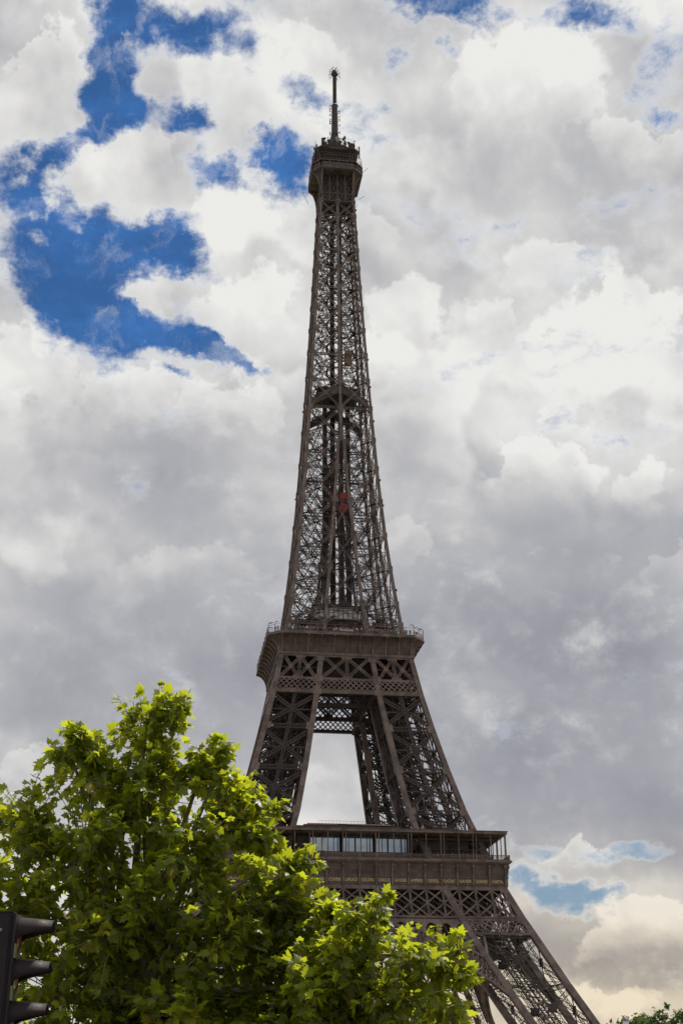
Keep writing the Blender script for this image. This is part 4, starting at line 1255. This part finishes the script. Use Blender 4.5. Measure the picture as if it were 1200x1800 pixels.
for i in range(n):
    x = -16.6+33.2*(i+.5)/n+rr.uniform(-.22, .22); y = -19.6+rr.uniform(0, .9)
    c = cols[rr.randrange(len(cols))]
    if i == 16: c = 'yellow'
    if i == 36: c = 'yellow'
    ps = rr.choice((0, 0, 1, 2, 3))
    person(x, y, 117.46, rr.uniform(-.5, .5), ps, CM[c], rr.choice((JEANS, CM['black'], CM['grey'])), rr.choice(HAIRS),
           'visitor in %s top %s on the second platform, %s from the left' % (c, POSEW[ps], ordinal(i+1)), 'visitors along the fence of the second platform', rr.uniform(.93, 1.06))
for (x, y, c, ps) in ((17.6, -18.9, 'black', 0), (18.2, -18.4, 'black', 1), (-18.6, -17.8, 'navy', 0), (-18.0, -18.7, 'grey', 1)):
    person(x, y, 117.46, rr.uniform(-.5, .5) + (.6 if x > 0 else -.6), ps, CM[c], JEANS, HAIRS[0], 'visitor in %s top at the cut-off %s corner of the second platform' % (c, 'right' if x > 0 else 'left'), 'visitors along the fence of the second platform')
for i, (x, c) in enumerate(((18.6, 'pink'), (20.1, 'red'), (22.0, 'navy'), (24.6, 'red'), (25.7, 'purple'), (27.0, 'blue'), (28.6, 'black'), (31.4, 'white'))):
    person(x, -33.9+rr.uniform(0, .6), 57.86, rr.uniform(-.4, .4), i % 3, CM[c], JEANS, rr.choice(HAIRS), 'visitor in %s top behind the first gallery balustrade, %s from the left' % (c, ordinal(i+1)), 'visitors on the first gallery')

# ------------------------------------------------------------------ plane trees
def leaf_material(name, base, trans, mixf):
    mt = bpy.data.materials.new(name); mt.use_nodes = True
    nt = mt.node_tree; n = NT(nt)
    b = nt.nodes['Principled BSDF']; o = nt.nodes['Material Output']
    geo = n.node('ShaderNodeNewGeometry')
    rnd_ = geo.outputs['Random Per Island']
    t = n.node('ShaderNodeTexCoord')
    patch = n.noise(t.outputs['Object'], 1.1, 3, 0.5)
    f = n.m('ADD', n.m('MULTIPLY', rnd_, 0.6), n.m('MULTIPLY', n.rng(patch, .3, .7), 0.4))
    c1 = n.mix(f, tuple(x*.62 for x in base)+(1,), tuple(x*1.45 for x in base)+(1,))
    old = n.rng(rnd_, 0.955, 0.97)
    c1 = n.mix(old, c1, (base[0]*2.6, base[1]*1.25, base[2]*1.2, 1))
    n.l.new(c1, b.inputs['Base Color'])
    b.inputs['Roughness'].default_value = 0.42
    b.inputs['Specular IOR Level'].default_value = 0.45
    tr = n.node('ShaderNodeBsdfTranslucent')
    c2 = n.mix(f, tuple(x*.75 for x in trans)+(1,), tuple(x*1.25 for x in trans)+(1,))
    n.l.new(c2, tr.inputs['Color'])
    mx = n.node('ShaderNodeMixShader'); mx.inputs[0].default_value = mixf
    n.l.new(b.outputs[0], mx.inputs[1]); n.l.new(tr.outputs[0], mx.inputs[2]); n.l.new(mx.outputs[0], o.inputs[0])
    return mt
LEAF = leaf_material('plane_leaf', (0.068, 0.096, 0.012), (0.49, 0.54, 0.022), 0.54)
LEAF_FAR = leaf_material('far_leaf', (0.045, 0.085, 0.015), (0.12, 0.20, 0.02), 0.30)
LEAF_HEDGE = leaf_material('hedge_leaf', (0.060, 0.095, 0.014), (0.12, 0.18, 0.02), 0.25)
BARK = principled('plane_bark', (0.16, 0.135, 0.095), 0.85, 0, (6.0, 0.6, 1.35))
# palmate leaf, five pointed lobes, unit width; x across, y along the blade from the stalk
OUT = [(0, 0), (.10, .04), (.30, -.10), (.33, .06), (.50, .22), (.36, .30), (.42, .44), (.56, .62), (.34, .58), (.22, .52), (.26, .72), (.14, .82), (0, 1.05)]
OUT = OUT+[(-x, y) for x, y in OUT[-2:0:-1]]
def make_leaf_template(rich=True):
    pts = OUT if rich else [(0, 0), (.32, -.08), (.5, .2), (.36, .32), (.54, .6), (.2, .52), (0, 1.05), (-.2, .52), (-.54, .6), (-.36, .32), (-.5, .2), (-.32, -.08)]
    v = [(0, .36, 0.05)]+[(x, y, 0.05-abs(x)*.22-max(0, y-.4)*.18) for x, y in pts]
    m = len(pts)
    f = [(0, 1+i, 1+(i+1) % m) for i in range(m)]
    return np.array(v), np.array(f)
def build_leaves(name, placements, mat, parent, rich=True):
    """placements: list of (pos, direction of tip, normal, size)"""
    tv, tf = make_leaf_template(rich)
    n = len(placements)
    pos = np.array([p[0] for p in placements], float); d = np.array([p[1] for p in placements], float); nn = np.array([p[2] for p in placements], float); s = np.array([p[3] for p in placements], float)
    d /= np.linalg.norm(d, axis=1)[:, None]
    nn -= (nn*d).sum(1)[:, None]*d; nn /= np.linalg.norm(nn, axis=1)[:, None]+1e-9
    x = np.cross(d, nn)
    curl = np.random.RandomState(4).uniform(0.4, 2.2, n)
    V = pos[:, None]+s[:, None, None]*(tv[None, :, 0:1]*x[:, None]+tv[None, :, 1:2]*d[:, None]+(tv[None, :, 2:3]*curl[:, None, None])*nn[:, None])
    F = (tf[None]+(np.arange(n)*len(tv))[:, None, None]).reshape(-1, 3)
    me = bpy.data.meshes.new(name)
    me.vertices.add(V.shape[0]*V.shape[1]); me.vertices.foreach_set('co', V.reshape(-1))
    me.loops.add(F.size); me.loops.foreach_set('vertex_index', F.reshape(-1).astype(np.int32))
    me.polygons.add(len(F)); me.polygons.foreach_set('loop_start', np.arange(0, F.size, 3, dtype=np.int32)); me.polygons.foreach_set('loop_total', np.full(len(F), 3, np.int32))
    me.update(calc_edges=True); me.validate()
    me.materials.append(mat)
    o = bpy.data.objects.new(name, me); COL.objects.link(o); o.parent = parent
    return o
def unit(v):
    return v/(np.linalg.norm(v)+1e-9)
def taper(mb, p, q, r0, r1, n=6):
    p, q = Vector(p), Vector(q); d = (q-p).normalized()
    a = d.cross(Vector((.3, .2, 1))).normalized(); b = d.cross(a)
    loft(mb, [[tuple(c+a*(r*math.cos(2*math.pi*i/n))+b*(r*math.sin(2*math.pi*i/n))) for i in range(n)] for c, r in ((p, r0), (q, r1))], True)
def grow_tree(base, fork, lobes, seed, label, leaf_size, dens, name='plane_tree', mat=None, shoots=True, trunk_r=.17, rich=True, group=None, twig_leaves=(7, 12)):
    rs = np.random.RandomState(seed)
    root = empty(name, base); tag(root, label, 'tree', group)
    base = np.array(base); fork = np.array(fork)
    tk = MB(); bp = np.array([0, 0, 0.])
    fk = fork-base
    seg = 5
    for i in range(seg):
        a = bp+fk*(i/seg); b = bp+fk*((i+1)/seg)
        taper(tk, a, b, trunk_r*(1-.35*i/seg), trunk_r*(1-.35*(i+1)/seg), 9)
    trunk = tk.build('trunk', BARK, root, True)
    br = MB(); leaves = []; tw = MB()
    for (lx, ly, lz, lr) in lobes:
        c = np.array([lx, ly, lz])-base
        if lr < .2:      # small spray: hangs on a short shoot from its neighbour
            near = min((q for q in lobes if q[3] > .2), key=lambda q: (q[0]-lx)**2+(q[1]-ly)**2+(q[2]-lz)**2)
            taper(br, np.array(near[:3])-base, c, .012, .006, 5)
        mid = fk+(c-fk)*.5+rs.uniform(-.15, .15, 3)+np.array([0, 0, .15])
        r0 = 0.028+lr*.05
        if lr >= .2: taper(br, fk+(rs.uniform(-.05, .05, 3)), mid, r0*1.3, r0*.9); taper(br, mid, c, r0*.9, r0*.3)
        nt = max(3, int(dens*lr**2*10))
        for _ in range(nt):
            # twig from somewhere inside the lobe to near its surface
            u = unit(rs.normal(size=3)); u[2] = u[2]*.9+.18; u = unit(u)
            rad = lr*(rs.uniform(.6, 1.25)**1.1 if rs.rand() < .8 else rs.uniform(.2, .7))
            tip = c+u*rad
            st = c+u*rad*.35+rs.normal(size=3)*.06*lr
            L = np.linalg.norm(tip-st)
            taper(tw, st, tip, .007, .003, 4)
            k_ = rs.randint(*twig_leaves)
            for j in range(k_):
                t = .25+.8*j/k_
                p = st+(tip-st)*t
                side = unit(rs.normal(size=3)); 
                dd = unit(unit(tip-st)*.5+side*.9+np.array([0, 0, -.25]))
                pet = p+dd*leaf_size*rs.uniform(.2, .5)
                nn = unit(np.array([0, 0, 1.])*rs.uniform(.4, 1.3)+rs.normal(size=3)*.55+u*.3)
                leaves.append((pet, dd, nn, leaf_size*rs.uniform(.5, 1.3)*(1.0 if t < .9 else .75)))
            if shoots and rs.rand() < .13 and u[2] > .3:       # upright shoot with whorls of leaves
                hh = rs.uniform(.10, .24)
                top = tip+np.array([rs.uniform(-.08, .08), rs.uniform(-.08, .08), hh])
                taper(tw, tip, top, .005, .002, 4)
                for j in range(rs.randint(5, 9)):
                    t = rs.uniform(.1, 1.05); p = tip+(top-tip)*t; a = rs.uniform(0, 2*np.pi)
                    dd = unit(np.array([np.cos(a), np.sin(a), rs.uniform(-.5, .6)]))
                    leaves.append((p+dd*leaf_size*.2, dd, unit(np.array([0, 0, 1.])+rs.normal(size=3)*.5), leaf_size*rs.uniform(.45, .9)*(1.1-.3*t)))
    br.build('limb', BARK, trunk, True)
    tw.build('twig', BARK, trunk)
    build_leaves('crown', leaves, mat or LEAF, root, rich)
    return root, len(leaves)

LOBES_A = [(-48.513, -326.45, 9.324, 0.498), (-49.169, -326.364, 8.858, 0.492), (-49.693, -326.324, 8.206, 0.546), (-50.517, -325.64, 8.185, 0.731), (-48.506, -326.451, 8.593, 0.716), (-47.868, -326.523, 8.791, 0.492), (-47.48, -326.747, 8.427, 0.482), (-47.158, -326.838, 8.037, 0.412), (-49.089, -326.715, 7.897, 0.688), (-47.971, -326.849, 7.834, 0.688), (-47.041, -327.035, 7.456, 0.494), (-46.787, -326.967, 7.713, 0.25), (-49.861, -326.345, 7.331, 0.751), (-50.777, -325.689, 7.157, 0.9), (-48.724, -326.825, 7.048, 0.73), (-47.516, -326.973, 6.985, 0.669), (-49.181, -326.268, 6.456, 0.74), (-47.966, -326.821, 6.308, 0.72), (-46.901, -326.96, 6.76, 0.548), (-46.628, -326.747, 6.204, 0.608), (-50.166, -325.783, 6.192, 0.813), (-48.164, -326.596, 9.534, 0.266), (-49.381, -326.469, 9.158, 0.229), (-47.624, -326.739, 8.945, 0.228), (-48.46, -326.098, 5.606, 0.919), (-47.255, -326.38, 5.597, 0.791), (-46.53, -326.927, 7.298, 0.186)]
LOBES_B = [(-46.186, -328.265, 6.963, 0.339), (-46.365, -328.288, 6.583, 0.418), (-45.779, -328.206, 6.703, 0.368), (-45.392, -328.002, 6.617, 0.316), (-45.961, -328.207, 6.276, 0.501), (-45.411, -328.001, 6.133, 0.339), (-46.446, -328.046, 6.076, 0.446), (-46.17, -328.361, 7.169, 0.141), (-45.291, -328.111, 6.826, 0.144), (-45.18, -328.068, 6.45, 0.171), (-45.854, -327.859, 5.72, 0.617), (-46.684, -328.15, 6.382, 0.334)]
LEAF_SZ, DENS = 0.120, 20.0
# many small outer sprays break up the outline of the crowns
_rs = np.random.RandomState(77)
def roughen(L, n, k=0.42):
    out = [(x, y, z, r*0.88) for x, y, z, r in L]
    for _ in range(n):
        x, y, z, r = L[_rs.randint(len(L))]
        u = _rs.normal(size=3); u[2] = abs(u[2])*.8; u /= np.linalg.norm(u)
        rr_ = r*_rs.uniform(k*.6, k)
        out.append((x+u[0]*r*.8, y+u[1]*r*.8, z+u[2]*r*.8, rr_))
    return out
LOBES_A += [(-46.62, -327.05, 6.9, .36), (-46.75, -327.0, 6.55, .4), (-47.3, -326.6, 6.1, .6), (-48.4, -326.4, 6.2, .7), (-46.3, -327.2, 6.5, .35), (-46.9, -326.9, 7.25, .35), (-48.2, -326.2, 5.6, .7), (-47.0, -326.5, 5.7, .6), (-49.2, -326.0, 5.6, .8)]
LOBES_B += [(-46.5, -328.0, 6.75, .28), (-46.75, -327.9, 6.5, .3), (-46.2, -328.0, 5.8, .5), (-46.8, -327.8, 5.9, .5)]
LOBES_B += [(-46.4, -327.6, 6.95, .26), (-46.45, -327.75, 6.6, .34), (-46.5, -327.5, 7.1, .2), (-46.62, -327.6, 6.75, .3)]
LOBES_A = roughen(LOBES_A, 46); LOBES_B = roughen(LOBES_B, 22)
FAR_T = (-24.97, -280.65, 8.6)
FAR_LOBES = [(-0.1, 0, 0.45, .30), (0.75, 0, 0.35, .4), (0.35, .3, -.1, .5), (1.2, 0, .1, .5), (-.55, 0, .2, .3), (-.7, 0, -.35, .4), (0, 0, -.8, .7), (1.1, .2, -.9, .8), (.3, .5, -1.6, 1.0), (1.6, 0, .35, .45), (2.2, 0, -.2, .7), (0.05, 0, .85, .16)]
HEDGE_T = (-15.6, -249.42, 11.0)
LAMP = (-28.46, -285.33, 8.72)
TL = (-49.254, -332.164, 6.53)
TL_RZ = R(-6)
_, n1 = grow_tree((-48.6, -326.3, 3.61), (-48.5, -326.3, 6.4), LOBES_A, 1, 'big sunlit plane tree with broad lobed leaves filling the lower left', LEAF_SZ, DENS)
_, n2 = grow_tree((-46.1, -328.0, 3.61), (-46.1, -328.0, 5.3), LOBES_B, 2, 'smaller bright plane tree in front of the first platform and right of the big one', LEAF_SZ*.9, DENS*1.1, trunk_r=.11)
print('leaves', n1, n2)
# far trees at the right edge
def rand_lobes(c, rx, ry, rz, n, r, seed, power=1.0):
    rs = np.random.RandomState(seed); L = []
    while len(L) < n:
        u = rs.uniform(-1, 1, 3)
        if np.linalg.norm(u) > 1: continue
        L.append((c[0]+u[0]*rx, c[1]+u[1]*ry, c[2]+u[2]*rz, r*rs.uniform(.7, 1.2)))
    return L
FT = FAR_T
lob = [(FT[0]+a, FT[1]+b, FT[2]+c, r) for a, b, c, r in FAR_LOBES]
grow_tree((FT[0]+.6, FT[1], 3.0), (FT[0]+.6, FT[1], 5.6), lob, 6, 'dark green leafy tree with pointed clumps at the far lower right edge', 0.13, 16, name='leafy_tree', mat=LEAF_FAR, shoots=True, rich=False, trunk_r=.2, twig_leaves=(9, 14))
HT = HEDGE_T
grow_tree((HT[0], HT[1], 0.0), (HT[0], HT[1], 6.0), rand_lobes((HT[0], HT[1], HT[2]-2.3), 3.0, 3.0, 1.9, 34, 1.0, 9), 8, 'low rounded green tree top behind the lamp at the lower right', 0.22, 5, name='rounded_tree', mat=LEAF_HEDGE, shoots=False, rich=False, trunk_r=.3, twig_leaves=(9, 14))

# ------------------------------------------------------------------ street lamp, only its domed cap shows
def lathe(mb, prof, x=0, y=0, n=20):
    loft(mb, [[(x+r*math.cos(2*math.pi*i/n), y+r*math.sin(2*math.pi*i/n), z) for i in range(n)] for r, z in prof])
LX, LY, LZ = LAMP
lamp = empty('street_lamp', (LX, LY, 3.61)); tag(lamp, 'pale domed top of a street lamp before the rounded tree', 'street lamp')
H = LZ-3.61
CAPM = principled('lamp_cap_paint', (0.10, 0.085, 0.085), 0.5, 0, (5, .8, 1.2)); LGREEN = principled('lamp_post_paint', (0.06, 0.065, 0.06), 0.5)
m_ = MB(); lathe(m_, [(.14, 0), (.14, .4), (.09, .6), (.06, 1.2), (.045, H-.75), (.07, H-.7), (.07, H-.62)]); m_.build('post', LGREEN, lamp, True)
m_ = MB(); lathe(m_, [(.07, H-.6), (.115, H-.38), (.125, H-.14)]); m_.build('lantern_glass', bpy.data.materials['frosted_pane'], lamp, True)
m_ = MB(); lathe(m_, [(.125, H-.138), (.165, H-.13), (.165, H-.10), (.145, H-.09), (.13, H-.045), (.095, H-.012), (.04, H), (.001, H+.004)]); m_.build('lantern_cap', CAPM, lamp, True)

# ------------------------------------------------------------------ traffic light
TX, TY, TZ = TL
tl = empty('traffic_light', (TX, TY, 3.61), TL_RZ); tag(tl, 'dark traffic light seen from its side with three hoods pointing right', 'traffic light')
HOUS = principled('signal_housing', (0.020, 0.015, 0.018), 0.55, 0, (9, .8, 1.25), 0.2); VIS = principled('signal_hood', (0.022, 0.015, 0.017), 0.6, 0, (12, .85, 1.2), 0.2)
h0 = TZ-3.61         # local z of the topmost hood's top
b = MB()
# local +x is the direction the signal faces; the housing runs back from x=0
def rbox(mb, x0, x1, y0, y1, z0, z1, r=.02):
    pts = []
    for (cx, cy, a0) in ((x1-r, y1-r, 0), (x0+r, y1-r, 90), (x0+r, y0+r, 180), (x1-r, y0+r, 270)):
        for j in range(5):
            a = R(a0+90*j/4); pts.append((cx+r*math.cos(a), cy+r*math.sin(a)))
    loft(mb, [[(x, y, z) for x, y in pts] for z in (z0, z1)])
rbox(b, -.15, -.028, -.14, .14, h0-.93, h0+.012)
hs = b.build('housing', HOUS, tl)
b = MB(); rbox(b, -.026, 0.0, -.135, .135, h0-.92, h0+.006, .012)
b.bar((-.027, -.137, h0-.9), (-.027, -.137, h0), 0.006, 0.01)
b.build('door_panel', HOUS, hs)
b = MB(); rbox(b, -.155, -.02, -.145, .145, h0+.013, h0+.022, .02)
b.bar((-.15, .0, h0+.02), (-.15, 0, h0+.035), .02, .02)
b.build('top_cap', VIS, hs)
b = MB()
for z in (h0-.10, h0-.78):
    tube(b, .012, .010, 0, .01, 8)
    n0 = len(b.v)-16
    for i in range(n0, n0+16):
        x, y, zz = b.v[i]; b.v[i] = (-.095+x, -.14-zz, z+y)
b.build('bolt', ZINC, hs)
for i in range(3):
    zc = h0-.106-.268*i
    v = MB(); rad = .104; n = 28; L0, L1 = .235, .02
    def ring(rr, fx):
        pts = []
        for j in range(n+1):
            a = R(-128+256*j/n)             # 0 = top
            pts.append((fx(a), rr*math.sin(a), zc+rr*math.cos(a)))
        return pts
    def flen(a):
        t = abs(a)/R(128)
        if t < .56: return L0
        if t < .66: return L0-(L0-.14)*((t-.56)/.10)
        if t < .78: return .14-(.14-.05)*((t-.66)/.12)
        return max(.012, .05-.038*(t-.78)/.1)
    # tapering tube: front ring slightly smaller; outer and inner skins joined at the lip
    for (r0_, r1_) in ((rad, rad*.86),):
        A = ring(r0_, lambda a: 0.0)
        Bm = [(flen(a_)*.5,)+((q[1]*.94), zc+(q[2]-zc)*.94-.004) for q, a_ in zip(A, [R(-128+256*j/n) for j in range(n+1)])]
        B = [(flen(a_),)+((q[1]*.88), zc+(q[2]-zc)*.88-.010) for q, a_ in zip(A, [R(-128+256*j/n) for j in range(n+1)])]
        def shrink(P_): return [(q[0]*1.0, q[1]*.96, zc+(q[2]-zc)*.96) for q in P_]
        rows = [A, Bm, B, shrink(B), shrink(Bm), shrink(A)]
        n0 = len(v.v)
        for r_ in rows: v.v += r_
        m = n+1
        for a in range(5):
            for j in range(n): v.f.append((n0+a*m+j, n0+a*m+j+1, n0+(a+1)*m+j+1, n0+(a+1)*m+j))
    vo = v.build('hood', VIS, tl, True)
    rm = MB(); 
    for j in range(32):
        a, b_ = 2*math.pi*j/32, 2*math.pi*(j+1)/32
        rm.bar((.004, .107*math.sin(a), zc+.107*math.cos(a)), (.004, .107*math.sin(b_), zc+.107*math.cos(b_)), .016, .012, (1, 0, 0))
    rm.build('lens_rim', HOUS, vo)
    ln = MB(); rings = []
    for j in range(5):
        t = j/4; rings.append([(.002+.018*math.cos(t*math.pi/2), .098*math.sin(R(90)*t+1e-3)*math.cos(2*math.pi*i_/20), zc+.098*math.sin(R(90)*t+1e-3)*math.sin(2*math.pi*i_/20)) for i_ in range(20)])
    loft(ln, rings, False)
    ln.build('lens', principled('lens_%s' % ('red', 'amber', 'green')[i], ((.16, .02, .02), (.22, .12, .02), (.02, .13, .06))[i], .15), tl, True)
    if i < 2:
        st_ = MB(); st_.box(.0005, .012, -.115, -.06, zc-.172, zc-.08); st_.build('painted_reflection', principled('foliage_reflection', (.16, .17, .06), .25), tl)  # foliage mirrored in the glossy housing front, painted as a green strip
b = MB(); tube(b, .055, .05, 0, h0-.6, 14, -.26, 0); tube(b, .05, .05, h0-.599, h0+.05, 14, -.26, 0)
b.build('post', HOUS, tl, True)
b = MB()
for z in (h0-.18, h0-.78): b.bar((-.26, 0, z), (-.14, 0, z), .06, .05)
b.build('clamp', HOUS, tl)
